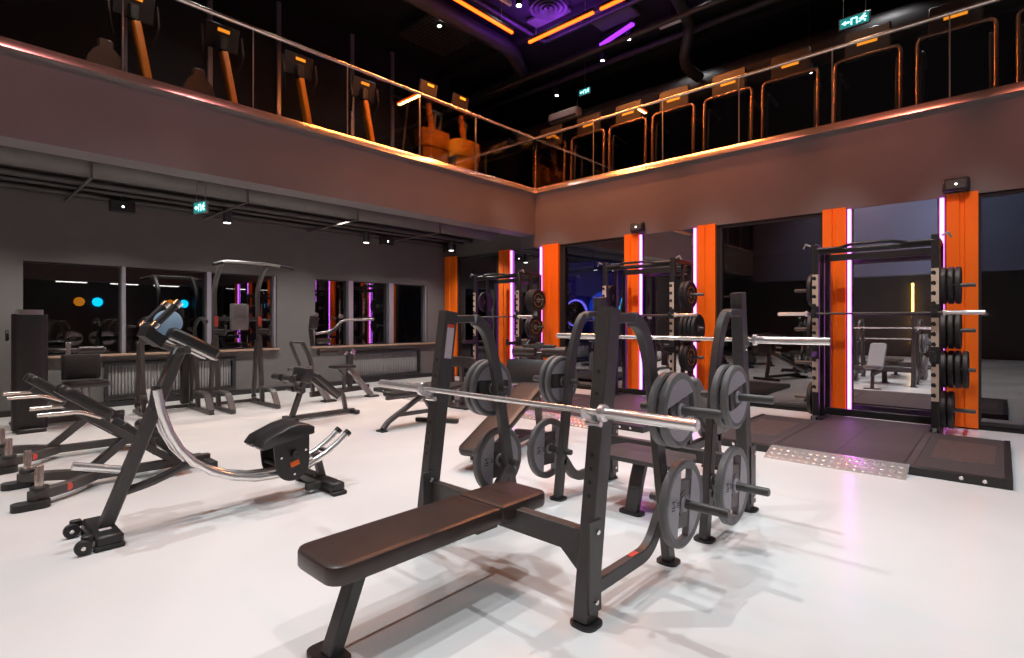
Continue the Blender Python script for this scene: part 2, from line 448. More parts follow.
# balcony railings
def railing(label, axis, ends, joints):
    a, b = ends
    P_ = (lambda u, d, z: (u, 7.50 - d, z)) if axis == 'X' else (lambda u, d, z: (8.92 - d, u, z))
    t = thing('balcony_railing', label, 'railing', P_((a + b) / 2, 0, 4.13), 'glass balcony railings')
    MB().tube([P_(a, 0, 5.34), P_(b, 0, 5.34)], .027, 14).build('handrail', 'sill' if False else 'brushed', t)
    MB().bar(P_(a, 0, 4.20), P_(b, 0, 4.20), .05, .10).build('base_channel', 'black', t)
    js = [a] + joints + [b]
    for u, v in zip(js, js[1:]):
        mb = MB()
        lo = P_(u + .008, -.006, 4.22); hi = P_(v - .008, .006, 5.31)
        mb.bb([min(x, y) for x, y in zip(lo, hi)], [max(x, y) for x, y in zip(lo, hi)], 0).build('glass_pane', 'glass', t)
    for u in joints:
        lo = P_(u - .008, -.008, 4.22); hi = P_(u + .008, .008, 5.32)
        MB().bb([min(x, y) for x, y in zip(lo, hi)], [max(x, y) for x, y in zip(lo, hi)], .002).build('joint_strip', 'silver', t)
railing('glass railing along the left balcony edge', 'X', (-4.7, 8.89), [-3.5, -2.2, -.9, .4, 1.52, 2.98, 4.40, 5.80, 7.15])
railing('glass railing along the right balcony edge, meeting the left one at the corner', 'Y', (-8.9, 7.47), [-7.6, -6.3, -4.9, -3.5, -2.1, -.8, .50, 1.83, 3.16, 4.50, 5.98])
# ------------------------------------------------------------------ weight plates and barbells
def grip_plate(R, th, loc, ang, label, group, bar_r=.026, marks=True):
    t = thing('weight_plate', label, 'weight plate', loc, group)
    c = V(loc); h = th / 2; b = .008
    rim = MB().lathe([(.80 * R, -h + .006), (R - b * 1.6, -h), (R, -h + b), (R, h - b), (R - b * 1.6, h), (.80 * R, h - .006)], c, 'Y', 48)
    rim.build('rim', 'plategrey', t)
    wb = MB(); hw = .31 * R
    wb.lathe([(bar_r, -h * .7), (.30 * R, -h * .7), (.30 * R, h * .7), (bar_r, h * .7)], c, 'Y', 28)
    for s in (-1, 1):
        z0, z1 = sorted((s * .24 * R, s * .54 * R)); wb.bb(c + V((-hw, -h * .55, z0)), c + V((hw, h * .55, z1)), .002)
    wb.build('centre_band', 'steel', t)
    for s in (-1, 1):
        ph = math.acos(.345); poly = []
        for k in range(25):
            a = -ph + 2 * ph * k / 24; poly.append((s * .825 * R * math.cos(a), .825 * R * math.sin(a)))
        MB().prism(poly, -h * .78, h * .78, 'Y', c).build('face', 'plateface', t)
    MB().lathe([(bar_r, -h - .003), (.17 * R, -h - .003), (.20 * R, -h * .6), (.20 * R, h * .6), (.17 * R, h + .003), (bar_r, h + .003)], c, 'Y', 28).build('hub', 'plateface', t)
    if marks:
        mb = MB()
        for txt, u, w_, rr in (('NI', -.58, 0, .24), ('20', -.36, .02, .15)):
            vs, fs = text_mesh(txt, rr * R)
            # lettering reads bottom-to-top on the outer face
            mb.add([c + V((u * R - p.y, -h * .78 - .0015 - abs(p.z) * .3, w_ * R - p.x)) for p in vs], fs)
        mb.build('lettering', 'ink', t, 0)
    t.rotation_euler = (0, ang, 0)
    return t
def bumper(R, th, loc, label, group, ring='rubber'):
    t = thing('bumper_plate', label, 'weight plate', loc, group); c = V(loc); h = th / 2
    MB().lathe([(.03, -h * .5), (.30 * R, -h * .5), (.34 * R, -h * .8), (.50 * R, -h * .8), (.62 * R, -h * .62), (.80 * R, -h * .62), (.86 * R, -h), (R - .01, -h), (R, -h + .01),
                (R, h - .01), (R - .01, h), (.86 * R, h), (.80 * R, h * .62), (.62 * R, h * .62), (.50 * R, h * .8), (.34 * R, h * .8), (.30 * R, h * .5), (.03, h * .5)], c, 'Y', 36).build('body', 'rubber', t)
    MB().lathe([(.026, -h * .55), (.24 * R, -h * .55), (.24 * R, h * .55), (.026, h * .55)], c, 'Y', 24).build('hub', 'silver', t)
    if ring != 'rubber':
        r = MB()
        for k in range(6):     # broken ring of raised marks
            for s in (-1, 1):
                a0 = 2 * PI * k / 6 + .08; a1 = 2 * PI * (k + 1) / 6 - .12
                pts = [c + V((.57 * R * math.cos(a0 + (a1 - a0) * q / 6), s * h * .74, .57 * R * math.sin(a0 + (a1 - a0) * q / 6))) for q in range(7)]
                r.sweep(pts, [(.035 * R, -.004), (.035 * R, .004), (-.035 * R, .004), (-.035 * R, -.004)], (0, 1, 0))
        r.build('ring', ring, t)
    return t
def barbell(label, c, L, half=.655, sr=.025, r=.0145, sleeve='satin', shaft='satin'):
    t = thing('barbell', label, 'barbell', c); c = V(c)
    P_ = lambda y: c + V((0, y, 0))
    MB().tube([P_(-half), P_(half)], r, 14).build('shaft', shaft, t)
    for s in (-1, 1):
        a, b = half * s, L / 2 * s; y0, y1 = min(a, b), max(a, b)
        MB().lathe([(1e-6, y0), (sr - .004, y0), (sr, y0 + .004), (sr, y1 - .004), (sr - .004, y1), (1e-6, y1)], c, 'Y', 20, False).build('sleeve', sleeve, t)
        a0, a1 = sorted((half * s, (half + .03) * s))
        MB().lathe([(1e-6, a0), (sr + .010, a0), (sr + .014, a0 + .004), (sr + .014, a1 - .004), (sr + .010, a1), (1e-6, a1)], c, 'Y', 22, False).build('collar', sleeve, t)
    return t

# ------------------------------------------------------------------ olympic benches
def foot_pad(mb, x, y, lx, ly, z=.012):
    mb.prism([(x + u, y + v) for u, v in rrect(lx, ly, min(lx, ly) * .35)], .0, z, 'Z')
def bench_frame(t, xu0, xu1, zu, xa, za, rear, strut, ys, zc=(.28, .39), cap=True):
    d = 1 if rear[-1][0] > xu0 else -1
    for s, y in zip((-1, 1), ys):
        o = s * 1.0
        u = MB(); u.rect([(xu0, y, .012), (xu1, y, zu)], .076, .10, (1, 0, 0))
        post = u.build('upright', 'steel', t)
        hl = MB(); ax = V((xu1 - xu0, 0, zu)).normalized(); nx = V((-ax.z, 0, ax.x))
        for z in (1.12, 1.02, .74, .68, .62, .56):
            p = V((xu0 + (xu1 - xu0) * z / zu, y, z)) - V((d * .05, 0, 0)); hl.disc(p, .010, .006, 'X', 10, .001)
        hl.islands('adjustment_hole', 'ink', post)
        br = MB(); br.bb((xu0 - .035, y - .048, .05), (xu0 + .06, y - .038, .46), .004)
        bo = MB()
        for z in (.10, .41): bo.disc((xu0 + .015 + .01 * (z > .3), y - .052, z), .013, .012, 'Y', 10, .003)
        pb = br.build('side_plate', 'steel', t); bo.islands('bolt', 'chrome', pb)
        r = MB(); r.rect(fil([(xa, y, za)] + [(a, y, b) for a, b in rear], .24, 8), .05, .075, (0, 1, 0) if False else (1, 0, .2))
        r.build('rear_post', 'steel', t)
        q = MB(); q.rect(fil([(a, y, b) for a, b in strut], .10, 6), .05, .07, (0, 0, 1)); q.build('floor_strut', 'steel', t)
        f = MB(); foot_pad(f, xu0 - d * .01, y + s * .012, .13, .13); f.build('foot', 'black', t)
        f = MB(); foot_pad(f, rear[-1][0], y, .12, .12); f.build('foot', 'black', t)
    return d

# near flat bench
t = thing('flat_bench_press', 'flat bench press with long dark brown pad, closest machine to the camera', 'weight bench', (2.0, 1.97, 0))
YS = (1.385, 2.555)
bench_frame(t, 2.0, 2.2, 1.415, 2.17, 1.365, [(2.50, 1.375), (2.615, 1.08), (2.815, .012)], [(2.02, .135), (2.58, .135), (2.74, .33)], YS)
m = MB(); m.bar((2.06, 1.40, .335), (2.06, 2.54, .335), .06, .115); m.build('crossbeam', 'steel', t)
m = MB()
for y, s in ((1.42, 1), (2.52, -1)): m.prism([(y, .285), (y + s * .14, .285), (y, .17)], 2.035, 2.085, 'X')
m.islands('gusset', 'steel', t)
m = MB(); m.bar((1.16, 2.0, .315), (2.1, 2.0, .315), .06, .07); m.build('spine', 'steel', t)
m = MB(); m.bb((1.85, 1.93, .285), (2.0, 2.07, .355)); m.build('pad_bracket', 'steel', t)
m = MB(); m.rect([(1.10, 2.0, .01), (1.235, 2.0, .345)], .075, .06, (1, 0, 0)); m.build('front_leg', 'steel', t)
m = MB(); foot_pad(m, 1.09, 2.0, .12, .20, .016); m.build('foot', 'black', t)
m = MB(); cushion(m, (1.472, 2.0, .385), .916, .335, .078, None, .012, .014, .07); m.build('back_pad', 'pad', t)
m = MB(); cushion(m, (2.117, 2.0, .385), .37, .335, .078, None, .06, .014, .012); m.build('head_pad', 'pad', t)
for y in YS:
    m = MB(); z = .90; x = 2.0 + .2 * z / 1.415
    xb = 2.03
    m.rect(fil([(x - .03, y, z + .005), (xb, y, z + .012), (xb - .045, y, z + .03), (xb - .052, y, z + .065)], .02, 4), .03, .014, (0, 1, 0))
    h = m.build('bar_hook', 'satin', t)
    MB().tube([(x - .075, y - .05, z - .012), (x - .075, y + .03, z - .012)], .014, 10).build('pin', 'chrome', h)
def pegs(t, x_hi, x_lo, ys, z_hi, z_lo):
    for s, y in zip((-1, 1), ys):
        for x, z in ((x_hi, z_hi), (x_lo, z_lo)):
            m = MB(); m.lathe([(1e-6, y + s * .36), (.020, y + s * .36), (.0245, y + s * .352), (.0245, y - s * .02), (.0245, y - s * .05), (1e-6, y - s * .05)], (x, 0, z), 'Y', 16, False)
            p = m.build('storage_peg', 'steel', t)
            m = MB(); m.disc((x, y + s * .032, z), .05, .012, 'Y', 20); m.build('peg_flange', 'steel', p)
            m = MB(); m.disc((x, y - s * .055, z), .022, .05, 'Y', 12, .004); m.build('peg_nut', 'steel', p)
pegs(t, 2.655, 2.757, YS, .89, .37)
m = MB()
for k, (z, hgt, mt) in enumerate(((1.22, .19, 'label'), (1.325, .02, 'redlabel'))):
    x = 2.0 + .2 * z / 1.415; a = math.atan2(.2, 1.415)
    b_ = MB().box((x, 2.555 - .0395, z), (.055, .002, hgt), RY(a), 0)
    b_.build('warning_label', mt, t, label='white warning label' if k == 0 else 'red band of the warning label')
m = MB(); x = 2.50
MB().box((2.42, 1.385, .1715), (.07, .03, .002), None, 0).build('maker_badge', 'redlabel', t)
barbell('chrome barbell racked on the flat bench closest to the camera', (2.03, 1.955, .945), 2.16, .63, .0255, .0145)
for who, xs, zs, ys, txt in (('near', (2.655, 2.757), (.905, .375), YS, 'flat bench closest to the camera'),):
    pass
def bench_plates(x_hi, x_lo, z_hi, z_lo, ys, txt, grp, lo_off=.105):
    k = 0
    proto = {}
    for s, y, side in ((-1, ys[0], 'near'), (1, ys[1], 'far')):
        for x, z, R, th, offs, a0 in ((x_hi, z_hi, .196, .046, (.075, .135), PI / 2), (x_lo, z_lo, .234, .048, (lo_off,), -.16)):
            for i, of in enumerate(offs):
                pos = ('upper ' if len(offs) == 2 else 'lower ')
                lab = ('%s grey plate on the upper peg, %s side of the %s' % (('inner', 'outer')[i], side, txt)) if len(offs) == 2 else ('big grey plate alone on the lower peg, %s side of the %s' % (side, txt))
                a = a0 + [.12, -.2, .3, .05, -.1, .2][k % 6]; k += 1
                grip_plate(R, th, (x, y + s * of, z), a, lab, grp, marks=len(offs) == 1)
bench_plates(2.655, 2.757, .89, .37, YS, 'flat bench press', 'grey plates stored on the flat bench press')

# incline bench behind it
t = thing('incline_bench_press', 'incline bench press with spotter step, standing behind the nearest flat bench', 'weight bench', (3.95, 1.93, 0))
YS2 = (1.36, 2.50)
bench_frame(t, 3.98, 3.82, 1.555, 3.85, 1.41, [(3.56, 1.42), (3.425, 1.12), (3.25, .012)], [(3.96, .12), (3.46, .12), (3.31, .30)], YS2)
pegs(t, 3.392, 3.312, YS2, .885, .355)
m = MB(); m.bar((3.93, 1.38, .34), (3.93, 2.48, .34), .06, .10); m.build('crossbeam', 'steel', t)
m = MB(); m.prism([(3.36 + u, 1.93 + v) for u, v in ((-.02, -.34), (.30, -.34), (.42, -.28), (.42, .28), (.30, .34), (-.02, .34))], .355, .385, 'Z'); m.build('spotter_step', 'steel', t)
m = MB(); m.rect(fil([(3.36, 1.93, .01), (3.44, 1.93, .24), (3.50, 1.93, .355)], .12), .10, .05, (1, 0, 0)); m.build('step_leg', 'steel', t)
m = MB(); foot_pad(m, 3.36, 1.93, .10, .18, .016); m.build('foot', 'black', t)
m = MB(); m.rect([(3.7, 1.93, .33), (3.95, 1.93, .33)], .06, .06); m.build('step_beam', 'steel', t)
d = V((.62, 0, -.58)).normalized(); a = math.atan2(.58, .62)
m = MB(); cushion(m, (4.40, 1.93, .64), .74, .30, .07, RY(a)); m.build('backrest', 'padgrey', t)
m = MB(); m.bar((4.10, 1.93, .84), (4.62, 1.93, .36), .07, .06); m.build('backrest_beam', 'steel', t)
m = MB(); cushion(m, (4.84, 1.93, .43), .36, .30, .07, RY(-.12)); m.build('seat', 'padgrey', t)
m = MB(); m.bar((3.95, 1.93, .30), (4.95, 1.93, .30), .06, .07).rect([(4.92, 1.93, .01), (4.86, 1.93, .38)], .06, .07, (1, 0, 0)).bar((4.3, 1.93, .32), (4.2, 1.93, .72), .05, .05); m.build('seat_frame', 'steel', t)
m = MB(); foot_pad(m, 4.92, 1.93, .12, .3, .014); m.build('foot', 'black', t)
for y in YS2:
    z = 1.175; x = 3.98 - .16 * z / 1.555; m = MB()
    m.bb((x + .04, y - .02, z), (x + .13, y + .02, z + .025)).bb((x + .115, y - .02, z), (x + .14, y + .02, z + .075)).bb((x + .035, y - .02, z - .02), (x + .055, y + .02, z + .10))
    h = m.build('bar_hook', 'steel', t)
    MB().disc((x, y - .04, z - .01), .016, .02, 'Y', 12).build('pin', 'chrome', h)
for z, hgt, mt, lb in ((1.30, .19, 'label', 'white warning label'), (1.405, .02, 'redlabel', 'red band of the warning label')):
    x = 3.98 - .16 * z / 1.555
    MB().box((x, 2.5 - .0395, z), (.055, .002, hgt), RY(-.103), 0).build('warning_label', mt, t, label=lb)
barbell('chrome barbell racked high on the incline bench behind the flat bench', (3.945, 1.93, 1.224), 2.22, .63, .0255, .0145)
bench_plates(3.392, 3.312, .885, .355, YS2, 'incline bench press', 'grey plates stored on the incline bench press', .15)
# ------------------------------------------------------------------ squat racks with their platforms
RY0 = 1.205
def comb(y, s, z0, z1, x):
    """steel strip with hook notches along its outer edge"""
    w = .036; pts = [(y - w, z0), (y + w * s * 0 + w, z0)]
    poly = []
    n = 13; st = (z1 - z0) / n
    inner = [(y - s * w, z0), (y - s * w, z1)]
    outer = []
    for k in range(n):
        z = z0 + st * k
        outer += [(y + s * w, z + .01), (y + s * w, z + st * .42), (y - s * w * .05, z + st * .32), (y - s * w * .35, z + st * .55), (y + s * w * .05, z + st * .80), (y + s * w, z + st * .72)]
    outer.append((y + s * w, z1))
    poly = [inner[0]] + [(y + s * w, z0)] + outer + [inner[1]]
    return MB().prism(poly, x, x + .008, 'X')
def make_rack(label):
    t = thing('squat_rack', label, 'squat rack', (8.3, RY0, 0), 'squat racks along the mirrors')
    for s in (-1, 1):
        y = RY0 + s * .625
        MB().bar((8.0, y, .02), (8.0, y, 2.38), .075, .075, (1, 0, 0)).build('front_upright', 'black', t)
        MB().bar((8.64, y, .02), (8.64, y, 2.34), .07, .07, (1, 0, 0)).build('rear_upright', 'black', t)
        MB().bar((8.35, y, .04), (8.35, y, 2.30), .05, .06, (1, 0, 0)).build('storage_upright', 'black', t)
        comb(y, 1, .42, 1.98, 7.953).build('notched_strip', 'beige', t)
        MB().bar((7.98, y, .031), (8.66, y, .031), .07, .06).build('base_rail', 'black', t)
        MB().bar((7.98, y, 2.33), (8.62, y, 2.33), .06, .07).build('top_rail', 'black', t)
        m = MB(); m.bb((7.9, y - .05, 0), (8.06, y + .05, .022)); m.build('foot', 'black', t)
        m = MB(); m.bb((7.90, y - .045, .03), (7.965, y + .045, .11), .01).lathe([(1e-6, -.02), (.045, -.02), (.045, .02), (1e-6, .02)], (7.9, y - s * .0, .055), 'Y', 16, False); m.build('wheel_bracket', 'black', t)
        m = MB(); m.bb((7.86, y - .03, 1.42), (7.965, y + .03, 1.442)).bb((7.86, y - .03, 1.42), (7.875, y + .03, 1.50)).bb((7.95, y - .042, 1.40), (7.965, y + .042, 1.56)); m.build('bar_hook', 'black', t)
        m = MB(); m.bb((7.64, y - .03, .90), (8.0, y + .03, .965)).bb((7.64, y - .03, .965), (7.66, y + .03, 1.02)).bb((7.95, y - .045, .86), (7.962, y + .045, 1.06)); m.build('safety_arm', 'black', t)
        for z in PZ:
            m = MB(); m.lathe([(1e-6, y + s * .03), (.024, y + s * .03), (.024, y + s * .345), (.02, y + s * .352), (1e-6, y + s * .352)], (8.35, 0, z), 'Y', 14, False); m.build('storage_peg', 'steel', t)
        m = MB(); m.tube([(7.98, y + s * .06, 2.36), (7.98, y + s * .12, 2.39), (7.98, y + s * .15, 2.33)], .012, 8); m.build('band_hook', 'silver', t)
    y0, y1 = RY0 - .625, RY0 + .625
    m = MB(); m.tube(fil([(7.98, y0, 2.31), (7.98, y0 + .28, 2.31), (7.84, y0 + .42, 2.33), (7.84, y0 + .83, 2.33), (7.98, y0 + .97, 2.31), (7.98, y1, 2.31)], .06, 4), .021, 10); m.build('pull_up_bar', 'black', t)
    MB().bar((8.0, y0, 2.27), (8.0, y1, 2.27), .05, .05).build('front_crossmember', 'black', t)
    MB().bar((8.6, y0, 2.25), (8.6, y1, 2.25), .05, .09).build('rear_crossmember', 'black', t)
    MB().bar((8.6, y0, .10), (8.6, y1, .10), .06, .09).build('rear_base_rail', 'black', t)
    MB().tube([(8.3, y0, 2.33), (8.3, y1, 2.33)], .018, 10).build('grip_bar', 'black', t)
    return t
PZ = (1.79, 1.25, .78, .29)
OFF = (0.0, 3.28, 6.56)
RN = ('nearest squat rack, at the right edge', 'middle squat rack', 'farthest squat rack')
RL = ('black squat rack nearest to the right picture edge with four full plate pegs', 'black squat rack in the middle of the mirror wall', 'black squat rack farthest away, next to the room corner')
rack0 = make_rack(RL[0])
for k in (1, 2): dup(rack0, (8.3, RY0 + OFF[k], 0), RL[k])
bp0 = bumper(.225, .055, (0, 0, -9), 'x', 'x'); bg0 = bumper(.225, .062, (0, 0, -9), 'x', 'x', 'gold')
first = {0: True, 1: True}
ORD = ('first', 'second', 'third', 'fourth')
PEG = ('top', 'second', 'third', 'bottom')
side_n = {0: [3, 3, 4, 2], 1: [2, 4, 2, 2], 2: [3, 2, 1, 1]}
side_f = {0: [2, 2, 1, 2], 1: [2, 1, 2, 0], 2: [1, 1, 0, 0]}
SHORT = ('nearest squat rack', 'middle squat rack', 'farthest squat rack')
for r in range(3):
    for s, tab, sd in ((-1, side_n, 'right'), (1, side_f, 'left')):
        for pz in range(4):
            for i in range(tab[r][pz]):
                gold = (r == 2 and s < 0) or (r == 1 and s < 0 and pz in (2, 0))
                th = .066
                y = RY0 + OFF[r] + s * (.655 + .028 + i * th * 1.02)
                what = 'gold ringed black bumper' if gold else 'plain black bumper'
                lab = '%s, %s out on the %s peg, %s side of %s' % (what, ORD[i], PEG[pz], sd, SHORT[r])
                src = bg0 if gold else bp0; ky = 1 if gold else 0
                if first[ky]:
                    first[ky] = False; o = src; o.location = (8.35, y, PZ[pz]); o['label'] = lab
                else: o = dup(src, (8.35, y, PZ[pz]), lab)
                o['group'] = 'bumper plates stored on the squat racks'; o.rotation_euler = (0, random.uniform(0, 6), 0)
bb = barbell('barbell with pale sleeves on the hooks of the nearest squat rack', (7.905, RY0, 1.458), 2.14, .70, .025, .014, 'satin', 'steel')
dup(bb, (7.905, RY0 + OFF[1], 1.458), 'barbell with dark shaft on the hooks of the middle squat rack')
dup(bb, (7.905, RY0 + OFF[2], 1.458), 'barbell on the hooks of the farthest squat rack by the corner')

def platform(label):
    c = RY0; t = thing('lifting_platform', label, 'lifting platform', (6.92, c, 0), 'lifting platforms')
    y0, y1 = c - 1.27, c + 1.27; x0, x1 = 5.86, 7.84
    m = MB(); m.bb((x0, y0, 0), (x0 + .06, y1, .075)); m.build('front_edge', 'black', t)
    for yy in (y0, y1 - .05): MB().bb((x0 + .06, yy, 0), (x1, yy + .05, .075)).build('side_edge', 'black', t)
    MB().bb((x0 + .06, c - .62, 0), (x1, c + .62, .072), .003).build('centre_mat', 'tiles', t)
    MB().bb((x1, c - .565, 0), (8.55, c + .565, .045), .003).build('rear_mat', 'tiles', t)
    for s in (-1, 1):
        a, b = sorted((c + s * .62, y1 - .05 if s > 0 else y0 + .05)); MB().bb((x0 + .06, a, 0), (x1, b, .070), .003).build('side_mat', 'mat', t)
        MB().bb((x0 + .55, a + .06, .05), (x1 - .4, b - .08, .073), .002).build('wood_inlay', 'matinlay', t)
    m = MB()
    for yy in (-1.1, -.95, .78, .93): m.disc((x0 - .003, c + yy, .04), .016, .01, 'X', 10, .002)
    m.islands('bolt', 'chrome', t)
    r = MB(); a, b = c - .60, c + .55
    r.prism([(x0 - .24, 0), (x0 - .24, .006), (x0 - .01, .08), (x0 + .05, .08), (x0 + .05, .0755), (x0 - .001, .0755), (x0 - .001, 0)], a, b, 'Y')
    sl = math.atan2(.074, .23)
    for i in range(3):
        for j in range(17):
            x = x0 - .20 + i * .075; z = .006 + (x - x0 + .24) * .074 / .23; y = a + .05 + j * (b - a - .1) / 16
            n = V((-math.sin(sl), 0, math.cos(sl))); cx = V((x, y, z)); u = V((math.cos(sl), 0, math.sin(sl)))
            ring = [cx + (u * math.cos(q * PI / 4) + V((0, 1, 0)) * math.sin(q * PI / 4)) * .021 for q in range(8)]
            r.add(ring + [cx + n * .007], [(q, (q + 1) % 8, 8) for q in range(8)])
    r.build('ramp_plate', 'satin', t, 60, label='bare metal tread plate ramp')
    return t
pf = platform('dark lifting platform with tread plate ramp in front of the nearest squat rack')
dup(pf, (6.92, RY0 + OFF[1], 0), 'dark lifting platform with tread plate ramp behind the two bench presses')
dup(pf, (6.92, RY0 + OFF[2], 0), 'dark lifting platform farthest away, in front of the corner squat rack')
o = MB().lathe([(1e-6, -.11), (.016, -.11), (.02, -.1), (.02, .1), (.016, .11), (1e-6, .11)], (8.42, .33, .022), 'X', 14, False).build('foam_grip', 'woodred', None)
tag(o, 'small red grip lying on the floor by the nearest squat rack', 'grip')

# ------------------------------------------------------------------ ab coaster
Yc = 4.12
t = thing('ab_coaster', 'ab coaster machine with curved chrome rails and sliding knee pad', 'ab machine', (1.5, Yc, 0))
MB().bar((.735, Yc, .05), (1.155, Yc, 1.17), .085, .075, (1, 0, 0), .012).build('post', 'steel', t)
m = MB(); m.bb((.66, 3.90, .02), (.80, 4.36, .085), .02); fb = m.build('front_foot', 'black', t)
m = MB(); m.bb((.655, 3.895, 0), (.805, 3.96, .03), .008).bb((.655, 4.30, 0), (.805, 4.365, .03), .008); m.islands('rubber_foot', 'rubber', fb)
m = MB(); m.bb((.70, 4.02, .084), (.76, 4.06, .087), 0); m.build('badge', 'label', fb, label='small white badge')
for y in (3.95, 4.32):
    m = MB(); m.bb((.60, y - .02, .055), (.66, y + .02, .10), .008); m.build('wheel_arm', 'black', t)
    m = MB(); m.disc((.605, y - .035, .045), .043, .03, 'Y', 20); w_ = m.build('transport_wheel', 'black', t)
    MB().disc((.605, y - .053, .045), .013, .012, 'Y', 10, .003).build('axle', 'chrome', w_)
RP = [(1.005, .91), (1.03, .76), (1.075, .62), (1.135, .50), (1.215, .40), (1.33, .31), (1.47, .245), (1.62, .205), (1.76, .195), (1.90, .20), (2.04, .225), (2.18, .285), (2.30, .36), (2.37, .42)]
for s in (-1, 1):
    y = Yc + s * .075
    MB().tube([(x, y, z) for x, z in RP], .028, 14, (0, 1, 0)).build('rail', 'satin', t)
    m = MB(); q = V((RP[-1][0] - RP[-2][0], 0, RP[-1][1] - RP[-2][1])).normalized(); e = V((RP[-1][0], y, RP[-1][1]))
    m.tube([e - q * .015, e + q * .02], .031, 14, (0, 1, 0)); m.build('rail_cap', 'black', t)
MB().tube(fil([(.84, Yc, .27), (1.0, Yc, .30), (1.16, Yc, .36), (1.26, Yc, .40)], .2), .028, 12, (0, 1, 0)).build('lower_tube', 'steel', t)
MB().bar((2.2, Yc - .1, .30), (2.2, Yc + .1, .30), .03, .03).build('rail_link', 'steel', t)
MB().bar((2.19, Yc, .06), (2.13, Yc, .29), .06, .05, (1, 0, 0)).build('rear_strut', 'steel', t)
MB().bar((2.0, Yc - .1, .055), (2.22, Yc - .1, .055), .05, .05).build('rear_link', 'steel', t)
m = MB(); m.bar((2.17, 3.82, .055), (2.17, 4.42, .055), .11, .075, (0, 0, 1), .015); f_ = m.build('rear_foot', 'black', t)
m = MB(); m.bb((2.11, 3.80, 0), (2.23, 3.86, .03), .008).bb((2.11, 4.38, 0), (2.23, 4.44, .03), .008); m.islands('rubber_foot', 'rubber', f_)
# carriage
ccx = 1.86
for s in (-1, 1):
    m = MB(); pl = [(ccx - .13, .47), (ccx + .15, .53), (ccx + .15, .30)] + [(ccx + .02 + .13 * math.cos(a), .27 + .13 * math.sin(a)) for a in [math.radians(x) for x in range(0, -181, -15)]]
    m.prism(pl, Yc + s * .125 - .008, Yc + s * .125 + .008, 'Y'); sp = m.build('carriage_plate', 'black', t)
    m = MB()
    for dx, z in ((-.07, .33), (.12, .36), (.03, .19)): m.disc((ccx + dx, Yc + s * .137, z), .010, .01, 'Y', 10, .002)
    m.islands('bolt', 'chrome', sp)
    if s < 0:
        MB().disc((ccx + .03, Yc - .15, .345), .028, .04, 'Y', 16).build('adjust_knob', 'black', sp)
        MB().box((ccx + .035, Yc - .1345, .27), (.07, .003, .04), RY(-.25), 0).build('sticker', 'orangered', sp, label='orange sticker')
for dx in (-.07, .10):
    for z in (.27,): 
        m = MB(); m.tube([(ccx + dx, Yc - .12, z + .02 * (dx > 0)), (ccx + dx, Yc + .12, z + .02 * (dx > 0))], .022, 12); m.build('roller', 'rubber', t)
prof = [(-.27, -.03), (-.22, .035), (-.12, .075), (-.02, .115), (.08, .135), (.18, .115), (.235, .085), (.235, .03), (.15, .02), (0, -.01), (-.12, -.035), (-.24, -.06)]
m = MB(); vs = []; fs = []; n = len(prof); ys = [(-.165, .88), (-.15, .97), (-.13, 1), (-.03, 1.0), (0, .86), (.03, 1.0), (.13, 1), (.15, .97), (.165, .88)]
for yy, sc in ys:
    for a, b in prof: vs.append((ccx - .01 + .84 * a * (sc * .5 + .5), Yc + yy, .46 + .85 * b * sc))
for i in range(len(ys) - 1):
    for j in range(n): fs.append((i * n + j, i * n + (j + 1) % n, (i + 1) * n + (j + 1) % n, (i + 1) * n + j))
fs += [tuple(range(n))[::-1], tuple((len(ys) - 1) * n + j for j in range(n))]
m.add(vs, fs).build('knee_pad', 'padblack', t, 60)
# upper arm rests, grips, display
top = V((1.155, Yc, 1.17))
for s in (-1, 1):
    y = Yc + s * .11
    m = MB(); m.bar((1.06, y, 1.29), (1.35, y, 1.125), .10, .075, (0, 0, 1), .018); ap = m.build('arm_rest', 'padgrey' if False else 'padblack', t)
    m = MB(); m.bar((1.06, y, 1.25), (1.34, y, 1.09), .09, .014, (0, 0, 1), .004); m.build('arm_plate', 'chrome', ap)
    m = MB(); m.tube([(.985, y + s * .02, 1.335), (1.10, y + s * .02, 1.465)], .023, 12); g = m.build('hand_grip', 'rubber', t)
    for e0 in ((.98, 1.329), (1.105, 1.47)):
        m = MB(); m.tube([(e0[0] - .012, y + s * .02, e0[1] - .0135), (e0[0] + .012, y + s * .02, e0[1] + .0135)], .028, 12); m.build('grip_collar', 'chrome', g)
MB().bar((1.155, Yc - .17, 1.16), (1.155, Yc + .17, 1.16), .04, .04).build('arm_crossbar', 'steel', t)
MB().tube(fil([(1.15, Yc, 1.16), (1.02, Yc, 1.20), (.975, Yc, 1.31)], .06), .02, 10, (0, 1, 0)).build('grip_neck', 'steel', t)
MB().tube([(.98, Yc - .14, 1.33), (.98, Yc + .14, 1.33)], .018, 10).build('grip_crossbar', 'chrome', t)
m = MB(); m.prism([(.93, 1.26), (.955, 1.325), (1.06, 1.245), (1.02, 1.185)], Yc - .10, Yc + .10, 'Y'); m.build('console_back', 'black', t)
m = MB(); ds = RY(-.45)
m.lathe([(1e-6, -.012), (.10, -.012), (.115, 0), (.10, .012), (1e-6, .02)], (0, 0, 0), 'Y', 28, False); m.v = [V((1.085, Yc, 1.345)) + RZ(-.35) @ p * .74 for p in m.v]; m.build('display', 'screen', t, label='pale blue round display')
MB().tube([(.82, Yc, .415), (.585, Yc, .485)], .025, 12).build('weight_horn', 'satin', t)
m = MB(); m.bar((1.0, Yc - .03, .8), (1.02, Yc - .03, .93), .02, .07); m.build('rail_bracket', 'steel', t)
